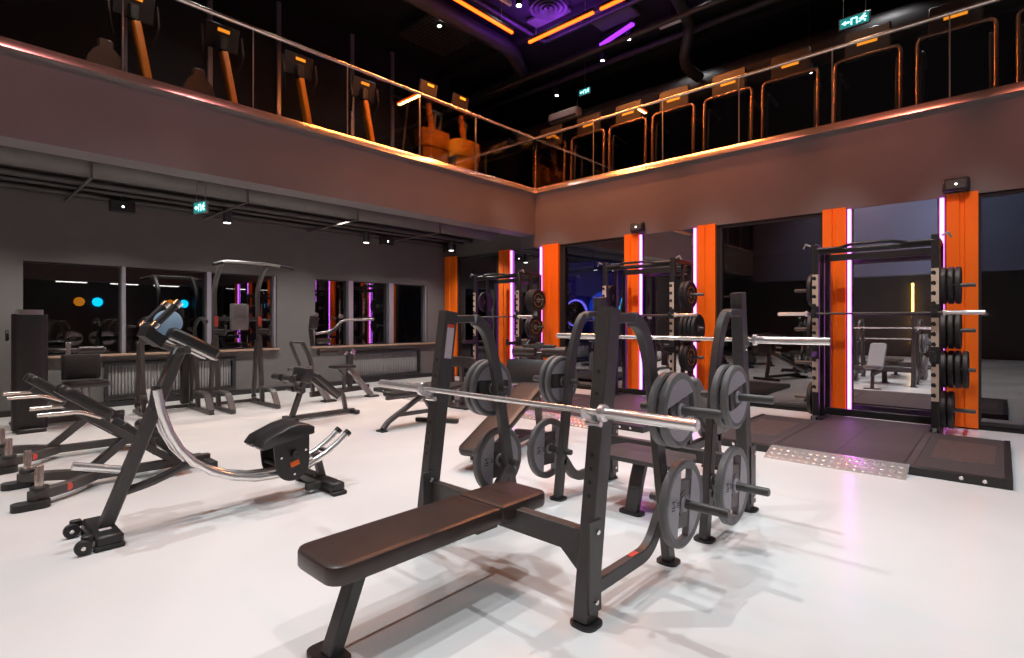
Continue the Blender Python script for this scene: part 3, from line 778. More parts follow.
# ------------------------------------------------------------------ two hyperextension benches on the left
def hyper(label, dx, dy):
    yc = 5.54
    t = thing('back_extension_bench', label, 'gym bench', (1.1 + 0, yc, 0), 'back extension benches on the left')
    for s in (-1, 1):
        m = MB(); m.rect(fil([(.92, yc + s * .02, .085), (.74, yc + s * .22, .085), (.50, yc + s * .36, .085)], .08), .07, .075); l = m.build('front_leg', 'steel', t)
        m = MB(); m.prism([(.50 + u, yc + s * .37 + v) for u, v in rrect(.22, .12, .05)], 0, .05, 'Z'); m.build('rubber_foot', 'rubber', l)
        m = MB(); m.disc((.55, yc + s * .34, .135), .055, .03, 'Z', 20); m.build('horn_flange', 'black', l)
        m = MB(); m.lathe([(1e-6, .12), (.026, .12), (.026, .295), (.022, .30), (1e-6, .30)], (.55, yc + s * .34, 0), 'Z', 16, False); m.build('weight_horn', 'brushed', l)
    m = MB(); m.disc((.74, yc - .268, .085), .03, .004, 'Y', 16); m.v = [V((.73, yc - .262, .088)) + RZ(.54) @ (p - V((.74, yc - .268, .085))) for p in m.v]; m.build('badge', 'redlabel', t, label='round red badge')
    MB().bar((.86, yc, .085), (1.80, yc, .075), .07, .07).build('floor_beam', 'steel', t)
    m = MB(); m.bar((1.76, yc - .24, .045), (1.76, yc + .24, .045), .07, .06); m.build('rear_foot', 'black', t)
    MB().bar((.86, yc, .10), (1.18, yc, .38), .06, .08, (0, 1, 0)).build('strut', 'steel', t)
    MB().bar((.74, yc, .70), (1.52, yc, .08), .06, .085, (0, 1, 0)).build('lever_beam', 'steel', t)
    a = math.atan2(.62, .78)
    for s in (-1, 1):
        m = MB(); cushion(m, (.86, yc + s * .12, .70), .40, .17, .085, RY(a)); m.build('hip_pad', 'padblack', t)
        m = MB(); m.tube(fil([(.94, yc + s * .18, .58), (.80, yc + s * .22, .65), (.55, yc + s * .22, .65)], .06), .016, 10); m.build('handle', 'brushed', t)
    MB().box((1.0, yc - .033, .49), (.16, .004, .06), RY(a), 0).build('sticker', 'label', t, label='pale sticker')
    m = MB(); m.tube([(1.31, yc - .25, .42), (1.31, yc - .05, .42)], .05, 16).tube([(1.31, yc + .05, .42), (1.31, yc + .25, .42)], .05, 16); m.islands('ankle_roller', 'padblack', t)
    MB().bar((1.36, yc, .18), (1.31, yc, .43), .04, .04, (0, 1, 0)).tube([(1.31, yc - .26, .42), (1.31, yc + .26, .42)], .012, 8).build('roller_bracket', 'steel', t)
    m = MB(); m.bar((1.50, yc - .22, .20), (1.50, yc + .22, .20), .22, .10, V((.7, 0, .7)), .012); m.build('foot_plate', 'black', t)
    t.location.x += dx; t.location.y += dy
    return t
hy = hyper('black back extension bench with two chrome weight horns behind the ab coaster', 0, 0)
dup(hy, (hy.location.x - .06, hy.location.y + 1.40, 0), 'black back extension bench at the left edge, in front of the weight stack machine')

# ------------------------------------------------------------------ weight stack machine at the left edge
t = thing('weight_stack_machine', 'tall black weight stack machine with seat at the left edge below the first window', 'gym machine', (1.0, 9.2, 0)); WSM = t
m = MB(); m.sweep([(.98, 8.98, .03), (.98, 8.98, 1.38), (.98, 8.98, 1.42), (.98, 8.98, 1.445)], rrect(.20, .34, .09), (1, 0, 0)); m.build('stack_shroud', 'padblack' if False else 'black', t)
MB().prism([(.98 + u, 8.98 + v) for u, v in rrect(.24, .38, .11)], 1.44, 1.50, 'Z').build('top_cap', 'silver', t)
m = MB(); m.bb((.86, 9.2, .02), (1.06, 9.62, 1.42), .03); m.build('rear_shroud', 'black', t)
MB().bb((.90, 9.58, .3), (1.02, 9.64, 1.3), .01).build('guide_frame', 'silver', t)
MB().bb((.84, 8.78, 0), (1.12, 9.66, .05), .012).build('base', 'black', t)
MB().bar((1.1, 9.25, .07), (2.0, 9.25, .07), .08, .08).build('floor_beam', 'steel', t)
m = MB(); m.bar((1.9, 8.95, .05), (1.9, 9.6, .05), .08, .08); m.build('rear_foot', 'black', t)
m = MB(); cushion(m, (1.53, 9.3, .745), .42, .12, .34, RX(-.1), .05); m.build('backrest', 'padblack', t)
m = MB(); cushion(m, (1.55, 9.1, .53), .48, .38, .08, None, .10); m.build('seat', 'padblack', t)
MB().tube([(1.55, 9.15, .08), (1.55, 9.15, .50)], .045, 14).build('seat_post', 'silver', t)
MB().tube(fil([(1.0, 9.3, .98), (1.35, 9.05, .98), (1.75, 9.0, .98)], .1), .028, 12).build('press_arm', 'steel', t)
m = MB(); m.tube([(1.46, 9.0, .98), (1.72, 9.0, .98)], .05, 14); m.build('arm_roller', 'padblack', t)
MB().bar((1.36, 9.05, .93), (1.36, 9.05, 1.08), .05, .05).build('adjust_block', 'silver', t)
m = MB(); m.disc((.80, 9.35, 1.18), .07, .03, 'X', 20); m.build('pulley', 'rubber', t); WSM.location.x -= .13; WSM.location.y -= .1

# ------------------------------------------------------------------ power tower and dip station
def tower_side(t, x, y=8.95):
    m = MB(); m.rect(fil([(x, y + .42, .03), (x, y - .66, .03)], .02), .06, .05); m.build('base_rail', 'steel', t)
    m = MB(); m.rect(fil([(x, y - .02, .29), (x, y - .46, .29), (x, y - .62, .055)], .12, 6), .09, .035); m.build('step', 'steel', t)
    m = MB(); m.rect(fil([(x, y - .06, .05), (x, y + .06, 1.10)], .05), .055, .08, (0, 1, 0)); m.build('front_leg', 'steel', t)
    m = MB(); m.rect(fil([(x, y + .06, .055), (x, y + .30, .055), (x, y + .16, 1.05)], .12, 6), .055, .07, (0, .3, 1)); m.build('rear_leg', 'steel', t)
t = thing('power_tower', 'tall black power tower with pull up bar and backrest in front of the windows', 'gym machine', (3.45, 8.95, 0))
for x in (3.02, 3.68):
    tower_side(t, x)
    m = MB(); m.rect(fil([(x, 9.03, 1.02), (x, 9.10, 1.90), (x + .0, 8.80, 2.22), (x, 8.66, 2.26)], .25, 8), .055, .075, (0, 1, .2)); m.build('upper_post', 'steel', t)
    s = 1 if x > 3.4 else -1
    m = MB(); cushion(m, (x, 8.82, 1.21), .12, .34, .06, None, .04); m.build('forearm_pad', 'padblack', t)
    m = MB(); m.tube(fil([(x, 9.0, 1.16), (x, 8.62, 1.16), (x, 8.60, 1.30)], .05), .017, 10); m.build('dip_handle', 'black', t)
    MB().box((x, 8.985, 1.36), (.05, .004, .16), None, 0).build('sticker', 'redlabel', t, label='red and white sticker')
m = MB(); m.tube(fil([(2.84, 8.55, 2.20), (3.04, 8.66, 2.27), (3.70, 8.66, 2.27), (4.02, 8.50, 2.21)], .08), .02, 12); m.build('pull_up_bar', 'silver', t)
m = MB(); m.tube([(2.83, 8.545, 2.197), (2.98, 8.627, 2.249)], .024, 10).tube([(3.84, 8.59, 2.244), (4.03, 8.495, 2.208)], .024, 10); m.islands('grip', 'rubber', t)
m = MB(); m.bar((3.02, 8.7, 2.25), (3.68, 8.7, 2.25), .05, .05); m.build('top_crossmember', 'steel', t)
m = MB(); cushion(m, (3.35, 8.95, 1.43), .28, .07, .42, None, .05); m.build('backrest', 'padgrey', t)
MB().bar((3.02, 9.06, 1.40), (3.68, 9.06, 1.40), .05, .06).build('back_crossmember', 'steel', t)
MB().bar((3.02, 9.30, .04), (3.68, 9.30, .04), .05, .05).build('rear_base_bar', 'steel', t)
t = thing('dip_station', 'low black dip station left of the power tower', 'gym machine', (2.42, 9.1, 0))
for x in (2.08, 2.78):
    tower_side(t, x, 9.1)
    m = MB(); m.tube(fil([(x, 9.16, 1.02), (x, 9.20, 1.30), (x, 8.95, 1.42), (x, 8.72, 1.36)], .12), .026, 10); m.build('dip_handle', 'black', t)
    m = MB(); m.tube([(x, 8.86, 1.40), (x, 8.70, 1.355)], .034, 12); m.build('grip', 'rubber', t)
MB().bar((2.08, 9.18, 1.06), (2.78, 9.18, 1.06), .06, .08).build('crossmember', 'steel', t)
MB().bar((2.08, 9.45, .04), (2.78, 9.45, .04), .05, .05).build('rear_base_bar', 'steel', t)
m = MB(); m.bb((2.60, 9.2, .1), (2.72, 9.3, 1.0), .02); m.build('assist_column', 'black', t)

# ------------------------------------------------------------------ sit up bench, seated lever machine
y = 7.12
t = thing('sit_up_bench', 'dark sit up bench with sloping pad and ankle rollers before the lever machine', 'gym bench', (3.7, y, 0))
MB().bar((3.30, y, .045), (4.28, y, .045), .07, .06).build('base_beam', 'steel', t)
for x in (3.32, 4.24):
    m = MB(); m.bar((x, y - .18, .035), (x, y + .18, .035), .07, .05); m.build('foot', 'black', t)
MB().bar((3.34, y, .06), (3.56, y, .66), .06, .07, (0, 1, 0)).build('front_post', 'steel', t)
MB().rect(fil([(3.94, y, .36), (4.10, y, .32), (4.15, y, .05)], .1), .05, .06, (0, 1, 0)).build('rear_post', 'steel', t)
m = MB(); cushion(m, (3.82, y, .455), .54, .27, .07, RY(.72)); m.build('back_pad', 'padblack', t)
m = MB(); cushion(m, (3.49, y, .62), .16, .34, .20, RY(.2), .05); m.build('hip_pad', 'padblack', t)
MB().bar((3.55, y, .60), (4.02, y, .25), .05, .05, (0, 1, 0)).build('pad_beam', 'steel', t)
m = MB(); m.bar((3.45, y, .62), (3.22, y, .54), .04, .05); m.bar((3.36, y, .60), (3.40, y, .42), .04, .04); m.build('roller_arm', 'steel', t)
m = MB()
for s in (-1, 1): m.tube([(3.22, y + s * .05, .60), (3.22, y + s * .26, .60)], .048, 16)
m.islands('ankle_roller', 'padblack', t)
m = MB()
for s in (-1, 1): m.tube([(3.39, y + s * .04, .43), (3.39, y + s * .22, .43)], .04, 14)
m.islands('knee_roller', 'padblack', t)

t = thing('lever_machine', 'grey plate loaded lever machine with seat below the corner windows', 'gym machine', (4.8, 8.6, 0))
for x0, x1, s in ((4.36, 4.58, -1), (5.10, 5.42, 1)):
    m = MB(); m.rect([(x0, 8.62, .50), (x1, 8.42, .03)], .08, .10, (0, 1, 0)); m.build('front_leg', 'silver', t)
    m = MB(); m.bb((x1 - .1, 8.34, 0), (x1 + .12, 8.5, .03), .01); m.build('foot', 'black', t)
m = MB(); m.bar((4.38, 8.65, .12), (5.5, 8.65, .16), .08, .09); m.build('base_beam', 'steel', t)
MB().rect(fil([(4.45, 8.7, .12), (4.42, 8.7, .70), (4.26, 8.7, 1.0)], .2), .05, .07, (0, 1, 0)).build('main_post', 'steel', t)
MB().rect(fil([(4.26, 8.7, 1.0), (4.05, 8.7, 1.02), (4.22, 8.7, .62)], .06), .04, .05, (0, 1, 0)).build('rear_link', 'steel', t)
MB().rect(fil([(5.12, 8.65, .14), (5.15, 8.65, .80)], .06), .06, .08, (0, 1, 0)).build('lever_post', 'steel', t)
m = MB(); m.disc((5.16, 8.60, .82), .05, .06, 'Y', 16).disc((5.02, 8.60, .80), .035, .05, 'Y', 14); m.islands('pivot', 'chrome', t)
m = MB(); cushion(m, (4.95, 8.6, .56), .42, .30, .06, None, .06); m.build('seat', 'padblack', t)
MB().rect(fil([(4.85, 8.6, .54), (4.98, 8.6, .40), (4.98, 8.6, .16)], .08), .05, .05, (0, 1, 0)).build('seat_post', 'steel', t)
m = MB(); m.tube([(4.45, 8.5, .84), (4.78, 8.5, .84)], .06, 16); m.build('thigh_roller', 'padblack', t)
m = MB(); m.tube([(4.45, 8.55, 1.03), (4.68, 8.55, 1.03)], .045, 16); m.build('chest_roller', 'padblack', t)
m = MB(); m.tube([(3.95, 8.55, .58), (4.35, 8.55, .58)], .03, 12); m.build('foot_bar', 'steel', t)
MB().tube(fil([(4.40, 8.62, .95), (4.36, 8.62, 1.30), (4.50, 8.62, 1.42)], .1), .035, 12, (0, 1, 0)).build('lever_arm', 'black', t)
m = MB(); cushion(m, (4.36, 8.5, 1.34), .14, .10, .22, RY(.15), .04); m.build('head_pad', 'padblack', t)
MB().tube(fil([(4.42, 8.55, 1.15), (4.75, 8.55, 1.20), (4.90, 8.55, 1.38), (5.55, 8.55, 1.40)], .12), .02, 10, (0, 1, 0)).build('handle_tube', 'silver', t)
m = MB(); m.disc((4.40, 8.5, 1.47), .035, .05, 'Y', 14).disc((4.86, 8.5, 1.45), .035, .05, 'Y', 14); m.islands('handle_knob', 'silver', t)
m = MB(); m.tube([(4.62, 8.5, 1.14), (4.86, 8.5, 1.30)], .03, 12); m.build('hand_grip', 'rubber', t)

# ------------------------------------------------------------------ low bench behind the far upright, decline bench, stool
y = 5.66
t = thing('adjustable_bench', 'low adjustable bench seen behind the far end of the nearest barbell', 'gym bench', (4.3, y, 0))
MB().rect(fil([(3.79, y - .02, .02), (3.88, y, .10), (4.42, y, .38)], .12), .05, .07, (0, 1, 0)).build('front_leg', 'steel', t)
m = MB(); foot_pad(m, 3.78, y - .02, .10, .16, .015); m.build('foot', 'black', t)
m = MB(); m.bar((4.47, 5.86, .035), (4.76, 5.33, .035), .06, .05); m.build('rear_foot', 'black', t)
MB().bar((4.62, y - .06, .05), (4.42, y, .40), .05, .06, (0, 1, 0)).build('rear_leg', 'steel', t)
MB().bar((4.03, y, .17), (4.62, y - .03, .17), .04, .05).build('brace', 'steel', t)
MB().bar((3.86, y, .395), (5.0, y, .395), .06, .04).build('pad_beam', 'steel', t)
m = MB(); cushion(m, (4.28, y, .44), .82, .27, .06); m.build('back_pad', 'padblack', t)
m = MB(); cushion(m, (4.92, y, .45), .36, .27, .06, RY(-.12)); m.build('seat', 'padblack', t)

t = thing('decline_bench', 'brown padded decline bench with leg rollers between the two bench presses and the racks', 'gym bench', (3.30, 3.52, 0), None, math.radians(17), True)
a = -math.atan2(.46, 1.35)
m = MB(); cushion(m, (.70, 0, .40), 1.48, .32, .075, RY(a), .07); m.build('back_pad', 'padbrown', t)
MB().bar((.12, 0, .15), (1.5, 0, .62), .08, .06, (0, 0, 1)).build('pad_beam', 'silver', t)
m = MB(); cushion(m, (1.54, .13, .76), .12, .54, .30, RY(.35), .04); m.build('seat_pad', 'padblack', t)
MB().rect(fil([(1.62, 0, .05), (1.50, 0, .55), (1.62, 0, .98)], .2), .06, .07, (0, 1, 0)).build('rear_post', 'steel', t)
MB().bar((.35, 0, .09), (1.62, 0, .09), .06, .06).build('base_beam', 'steel', t)
MB().bar((1.62, -.32, .04), (1.62, .32, .04), .07, .06).build('rear_foot', 'black', t)
MB().bar((.35, -.2, .04), (.35, .2, .04), .06, .06).build('front_foot', 'black', t)
MB().bar((.45, 0, .10), (.55, 0, .28), .05, .05, (0, 1, 0)).build('front_post', 'steel', t)
m = MB()
for s in (-1, 1): m.tube([(1.60, s * .05, 1.0), (1.60, s * .33, 1.0)], .066, 18)
m.islands('leg_roller', 'pad', t)
MB().tube([(1.60, -.32, 1.0), (1.60, .32, 1.0)], .015, 10).build('roller_axle', 'chrome', t)
m = MB(); m.bb((1.55, -.04, 1.04), (1.65, .04, 1.11)).bb((1.56, -.20, 1.06), (1.62, .20, 1.085)); m.build('handle_bar', 'steel', t)
m = MB()
for z in (.66, .78): m.tube([(1.62, -.24, z), (1.62, -.36, z)], .026, 12)
m.islands('side_knob', 'chrome', t)

t = thing('preacher_stool', 'small dark stool with arched pad beside the far squat rack', 'stool', (5.77, 6.28, 0))
m = MB(); m.rect(fil([(5.67, 6.55, .10), (5.67, 6.55, .72), (5.72, 6.02, .72), (5.72, 6.02, .30)], .12), .16, .07, (1, 0, 0)); m.build('arched_pad', 'padblack', t)
MB().bar((5.70, 6.3, .04), (5.70, 6.3, .68), .06, .06).build('post', 'steel', t)
MB().bb((5.55, 6.05, 0), (5.85, 6.55, .05), .012).build('base', 'black', t)
# ------------------------------------------------------------------ under the left balcony
def hung(name, label, cat, loc, group=None): return thing(name, label, cat, loc, group)
o = MB().lathe([(.19, -6), (.19, 9.0), (.18, 9.0), (.18, -6)], (0, 8.75, 3.42), 'X', 24).build('ventilation_duct', 'ductgrey'); tag(o, 'long round grey duct under the left balcony ceiling', 'duct')
for n, (yy, zz, r) in enumerate(((9.45, 3.30, .05), (9.75, 3.27, .03), (10.05, 3.24, .045), (10.28, 3.225, .028))):
    o = MB().tube([(-6, yy, zz), (8.85, yy, zz)], r, 10).build('hanging_pipe', 'duct'); tag(o, ('dark pipe next to the round duct under the balcony', 'thin dark pipe second from the round duct under the balcony', 'dark pipe third from the round duct under the balcony', 'thin dark pipe running closest to the window wall')[n], 'pipe', 'pipes under the balcony')
o = MB().bb((-6, 9.15, 3.36), (8.8, 9.33, 3.40)).bb((-6, 9.15, 3.36), (8.8, 9.16, 3.46)).bb((-6, 9.32, 3.36), (8.8, 9.33, 3.46)).build('cable_tray', 'duct'); tag(o, 'dark cable tray beside the round duct under the balcony', 'cable tray')
for n, x in enumerate((-.6, 1.4, 3.3, 5.2, 7.1)):
    m = MB(); m.bb((x - .015, 8.48, 3.165), (x + .015, 10.4, 3.19)).bb((x - .015, 8.49, 3.185), (x + .015, 8.52, 3.8)).bb((x - .015, 10.36, 3.185), (x + .015, 10.39, 3.8))
    o = m.build('hanging_bracket', 'ductgrey'); tag(o, 'thin steel hanger bracket %s under the balcony duct' % ('outside the left edge', 'farthest left', 'second from the left', 'third from the left', 'nearest the corner')[n], 'bracket', 'hanger brackets under the balcony duct')
for n, (px_, loc) in enumerate((('left', (3.40, 9.62, 3.02)), ('middle', (6.30, 9.98, 3.04)), ('right', (8.35, 9.6, 3.04)))):
    t = thing('ceiling_downlight', ('black cylinder downlight right of the exit sign under the balcony', 'black cylinder downlight above the gap between the window groups', 'black cylinder downlight near the room corner')[n], 'lamp', (loc[0], loc[1], loc[2] + .78), 'cylinder downlights under the balcony')
    MB().lathe([(1e-6, 0), (.062, 0), (.066, .006), (.066, .27), (.06, .275), (1e-6, .275)], loc, 'Z', 20, False).build('can', 'black', t)
    MB().tube([V(loc) + V((0, 0, .27)), V(loc) + V((0, 0, .78))], .012, 8).build('stem', 'black', t)
    MB().disc(V(loc) - V((0, 0, .002)), .055, .008, 'Z', 20, .002).build('lens', 'lamplow', t)
for n, (x, yy) in enumerate(((2.0, 9.9), (6.75, 9.9), (8.55, 9.9))):
    t = thing('hanging_sensor', ('small dark box with white light left of the hanging exit sign', 'small dark box beside the middle cylinder downlight', 'small dark box beside the cylinder downlight near the corner')[n], 'sensor', (x, yy, 3.5), 'small boxes under the balcony')
    MB().bb((x - .16, yy - .06, 3.02), (x + .16, yy + .06, 3.20), .01).bb((x - .01, yy - .01, 3.2), (x + .01, yy + .01, 3.8)).build('housing', 'black', t)
    MB().disc((x, yy - .062, 3.10), .016, .01, 'Y', 10, .002).build('light', 'lamplow', t)
def exit_marks(t, P_, flip=1):
    """arrow, running figure in a doorway; P_(u, v) lies on the face, u along, v up, both -1..1 over half height"""
    def quad(poly, nm):
        m = MB(); a = [P_(u, v, .003) for u, v in poly]; b = [P_(u, v, .006) for u, v in poly]; k = len(poly)
        m.add(a + b, [tuple(range(k))[::-1], tuple(range(k, 2 * k))] + [(i, (i + 1) % k, k + (i + 1) % k, k + i) for i in range(k)])
        m.build(nm, 'exitmark', t, 0)
    quad([(-1.75, 0), (-1.15, .5), (-1.15, .18), (-.62, .18), (-.62, -.18), (-1.15, -.18), (-1.15, -.5)], 'arrow')
    quad([(-.45, .7), (.45, .7), (.45, -.75), (.28, -.75), (.28, .5), (-.28, .5), (-.28, -.75), (-.45, -.75)], 'doorway')
    quad([(.62, .10), (.95, .30), (1.15, .62), (1.38, .62), (1.40, .38), (1.75, .18), (1.66, .04), (1.32, .16), (1.22, -.12), (1.62, -.42), (1.50, -.75), (1.34, -.70), (1.40, -.46), (1.05, -.22), (.80, -.60), (.48, -.60), (.48, -.45), (.72, -.44), (.98, .08), (.70, -.03)], 'running_figure')
    quad([(1.45 + .13 * math.cos(i * PI / 5), .78 + .13 * math.sin(i * PI / 5)) for i in range(10)], 'figure_head')
t = thing('exit_sign', 'small hanging green exit sign under the left balcony', 'exit sign', (2.62, 8.4, 3.8))
c = V((2.62, 8.4, 2.975)); dv = V((-.27, .96, 0)).normalized(); nv = V((-dv.y, dv.x, 0)) * 1
ang = math.atan2(dv.y, dv.x)
MB().box(c, (.30, .03, .17), RZ(ang), .004).build('housing', 'silver', t)
MB().box(c + nv * .016, (.27, .003, .15), RZ(ang), 0).build('face', 'exit', t)
exit_marks(t, lambda u, v, d: c + nv * (.015 + d) - dv * u * .066 + V((0, 0, v * .066)))
m = MB()
for s in (-1, 1): m.tube([c + dv * s * .1 + V((0, 0, .08)), c + dv * s * .1 + V((0, 0, .82))], .005, 6)
m.islands('hanger', 'silver', t)

# ------------------------------------------------------------------ exercise machines on the left balcony
BZ = 4.10
def elliptical(x, label, cover, lean=.10):
    y = 8.30
    t = thing('elliptical_trainer', label, 'cardio machine', (x, y, BZ), 'cardio machines on the left balcony')
    MB().bb((x - .10, y - .22, BZ + .002), (x + .16, y + .9, BZ + .10), .02).build('base', 'black', t)
    MB().rect([(x + .08, y - .02, BZ + .08), (x + .07, y, BZ + .42)], .11, .12, (0, 1, 0)).build('column_foot', 'brownshroud', t)
    MB().rect([(x + .07, y, BZ + .42), (x - .05, y + .06, BZ + 1.20)], .10, .13, (0, 1, 0), .03).build('column', 'orangelit', t)
    m = MB(); m.box((x - .07, y + .06, BZ + 1.38), (.46, .05, .34), RX(.25) , .03); c_ = m.build('console', 'consolegrey', t)
    m = MB(); m.box((x - .06, y - .0, BZ + 1.46), (.16, .012, .045), RX(.25), .004); m.build('console_logo', 'consoleor', c_)
    m = MB(); m.box((x - .07, y + .03, BZ + 1.27), (.13, .10, .22), None, .03); m.build('console_neck', 'black', t)
    for s in (-1, 1):
        m = MB(); m.tube(fil([(x - .06 + s * .22, y + .1, BZ + .95), (x - .08 + s * .27, y - .05, BZ + 1.15), (x - .08 + s * .27, y + .02, BZ + 1.45)], .08), .018, 10); m.build('handlebar', 'black', t)
        m = MB(); m.bb((x - .02 + s * .2, y + .3, BZ + .22), (x + .1 + s * .2, y + .7, BZ + .27), .012); m.build('pedal', 'black', t)
    if cover:
        cx = x - .36; m = MB(); pl = []
        for k in range(17):
            a_ = PI * 2 * k / 17; pl.append((cx + .21 * math.cos(a_), BZ + .40 + .30 * math.sin(a_) * (1.15 if math.sin(a_) > 0 else .85)))
        m.prism(pl, y + .05, y + .17, 'Y'); m.build('flywheel_cover', 'brownshroud', t, 30)
        MB().box((cx, y + .11, BZ + .74), (.16, .1, .20), None, .03).build('seat_back', 'brownshroud', t)
        MB().bb((cx - .06, y + .06, BZ + .002), (cx + .06, y + .5, BZ + .08), .01).build('cover_foot', 'black', t)
    return t
elliptical(1.88, 'upstairs cardio machine with orange column, leftmost behind the left railing', True)
elliptical(2.95, 'upstairs cardio machine with orange column, second from the left behind the railing', True)
elliptical(4.10, 'upstairs cardio machine with orange column, third from the left behind the railing', False)
elliptical(5.28, 'upstairs cardio machine with orange column, fourth from the left behind the railing', False)
def stepmill(x, label):
    y = 8.45
    t = thing('stair_climber', label, 'cardio machine', (x, y, BZ), 'stair climbers on the left balcony')
    MB().bb((x - .36, y - .1, BZ + .002), (x + .36, y + 1.2, BZ + .72), .04).build('base', 'black', t)
    m = MB()
    pts = []
    for k in range(13):
        a_ = -PI * .42 + PI * .84 * k / 12; pts.append((x + .36 * math.sin(a_), y - .10 - .12 * math.cos(a_)))
    pl = pts + [(x + .34, y + .1), (x - .34, y + .1)]
    m.prism(pl, BZ + .72, BZ + 1.06, 'Z'); m.build('upper_hood', 'orangelit', t, 30)
    m = MB(); pl2 = [(a_ * .9 + x * .1, b_ + .02) for a_, b_ in pl]; m.prism(pl2, BZ + .48, BZ + .70, 'Z'); m.build('lower_hood', 'orangelit', t, 30)
    MB().rect([(x + .06, y + .05, BZ + 1.05), (x + .0, y + .12, BZ + 1.72)], .10, .10, (0, 1, 0), .03).build('column', 'orangelit', t)
    m = MB(); m.box((x - .02, y + .12, BZ + 1.92), (.44, .06, .36), RX(.2), .03); c_ = m.build('console', 'consolegrey', t)
    MB().box((x + .0, y + .045, BZ + 2.02), (.16, .012, .045), RX(.2), .004).build('console_logo', 'consoleor', c_)
    MB().bb((x - .07, y + .05, BZ + 1.66), (x + .05, y + .15, BZ + 1.84), .03).build('console_neck', 'black', t)
    for s in (-1, 1):
        m = MB(); m.tube(fil([(x + s * .36, y + .5, BZ + .7), (x + s * .36, y + .3, BZ + 1.65), (x + s * .36, y + .75, BZ + 1.9)], .1), .02, 10); m.build('handrail', 'silver', t)
    return t
stepmill(6.85, 'upstairs stair climber with wide orange hood, left of the two')
stepmill(7.72, 'upstairs stair climber with wide orange hood, right one closest to the balcony corner')

# ------------------------------------------------------------------ treadmills on the right balcony
def treadmill(y, label):
    x = 9.62
    t = thing('treadmill', label, 'treadmill', (x, y, BZ), 'treadmills on the right balcony')
    hw = .42
    m = MB(); m.tube(fil([(x, y, BZ + .10), (x, y - hw, BZ + .10), (x + .04, y - hw, BZ + 1.33), (x + .04, y + hw, BZ + 1.33), (x, y + hw, BZ + .10), (x, y + .001, BZ + .10)], .10, 6), .028, 12, (1, 0, 0)); m.build('outer_frame', 'warmchrome', t)
    m = MB(); m.bb((x + .06, y - .30, BZ + 1.30), (x + .13, y + .30, BZ + 1.74), .02); c_ = m.build('console', 'consolegrey', t)
    m = MB(); m.bb((x + .045, y - .13, BZ + 1.50), (x + .061, y + .13, BZ + 1.56), .003); m.build('console_logo', 'consoleor', c_)
    m = MB(); m.bb((x + .02, y - .36, BZ), (x + .40, y + .36, BZ + .26), .05); h = m.build('motor_cover', 'black', t)
    m = MB(); m.bb((x + .008, y - .15, BZ + .17), (x + .022, y + .15, BZ + .23), .003); m.build('cover_logo', 'consoleor', h)
    m = MB(); m.bb((x + .35, y - .38, BZ + .05), (x + 1.75, y + .38, BZ + .20), .02); m.build('running_deck', 'rubber', t)
    for s in (-1, 1):
        m = MB(); m.tube(fil([(x + .05, y + s * (hw - .05), BZ + .1), (x + .10, y + s * (hw - .05), BZ + 1.18), (x + .65, y + s * (hw - .05), BZ + 1.12)], .08), .022, 10); m.build('side_handrail', 'black', t)
        MB().bb((x + .3, y + s * .38 - .03, BZ), (x + 1.8, y + s * .38 + .03, BZ + .18), .01).build('side_rail', 'steel', t)
    return t
ys = [7.66, 6.63, 5.65, 4.66, 3.62, 2.60, 1.52, .48, -.58, -1.64]
nm = ['first treadmill from the balcony corner', 'second treadmill from the balcony corner', 'third treadmill from the balcony corner', 'fourth treadmill from the balcony corner', 'fifth treadmill from the balcony corner', 'sixth treadmill from the balcony corner', 'seventh treadmill from the balcony corner', 'eighth treadmill from the balcony corner', 'ninth treadmill from the balcony corner', 'tenth treadmill from the balcony corner']
tm = treadmill(ys[0], nm[0] + ', behind the right railing')
for y, l in list(zip(ys, nm))[1:]: dup(tm, (9.62, y, BZ), l + ', behind the right railing')

# ------------------------------------------------------------------ ceiling of the hall
def ledbar(p, q, label):
    p = V(p); q = V(q); t = thing('pendant_light_bar', label, 'light bar', (p + q) / 2 + V((0, 0, .7)), 'orange light bars on the hall ceiling')
    MB().bar(p + V((0, 0, .05)), q + V((0, 0, .05)), .07, .05).build('housing', 'black', t)
    MB().bar(p, q, .055, .045, (0, 0, 1), .012).build('diffuser', 'neonor', t)
    for f in (.12, .88):
        c = p.lerp(q, f); MB().tube([c + V((0, 0, .07)), V((c.x, c.y, 7.6))], .006, 6).build('suspension_wire', 'silver', t)
ZB = 6.9
ledbar((5.0, 6.93, ZB), (7.58, 6.93, ZB), 'orange light bar on the ceiling parallel to the left balcony')
ledbar((8.06, 6.93, ZB), (8.06, 5.40, ZB), 'orange light bar pointing away from the ceiling corner, along the right balcony')
ledbar((8.06, 5.26, ZB), (8.06, 3.70, ZB), 'orange light bar at the top edge right of the round air vent')
# back half of the hall has the same bars (seen in mirrors and railing glass)
ledbar((-3.2, 5.4, ZB), (-3.2, 3.4, ZB), 'orange light bar over the rear of the hall, seen only in reflections')
ledbar((2.0, -3.6, ZB), (4.4, -3.6, ZB), 'orange light bar over the front of the hall, seen only in reflections')
t = thing('purple_light_bar', 'purple light strip on the ceiling right of the middle orange bar', 'light bar', (9.9, 6.0, 7.4))
MB().bar((9.93, 6.47, 7.4), (9.66, 5.52, 7.4), .09, .05).build('diffuser', 'ledpu', t); MB().bar((9.93, 6.47, 7.47), (9.66, 5.52, 7.47), .10, .10).build('housing', 'black', t)
t = thing('air_vent', 'round swirl air vent on the ceiling between the orange bars', 'air vent', (7.95, 6.35, 7.6))
for r in (.36, .27, .18, .09):
    MB().lathe([(r, 7.28), (r, 7.31), (r - .055, 7.34), (r - .055, 7.31)], (7.95, 6.35, 0), 'Z', 32).build('ring', 'duct', t)
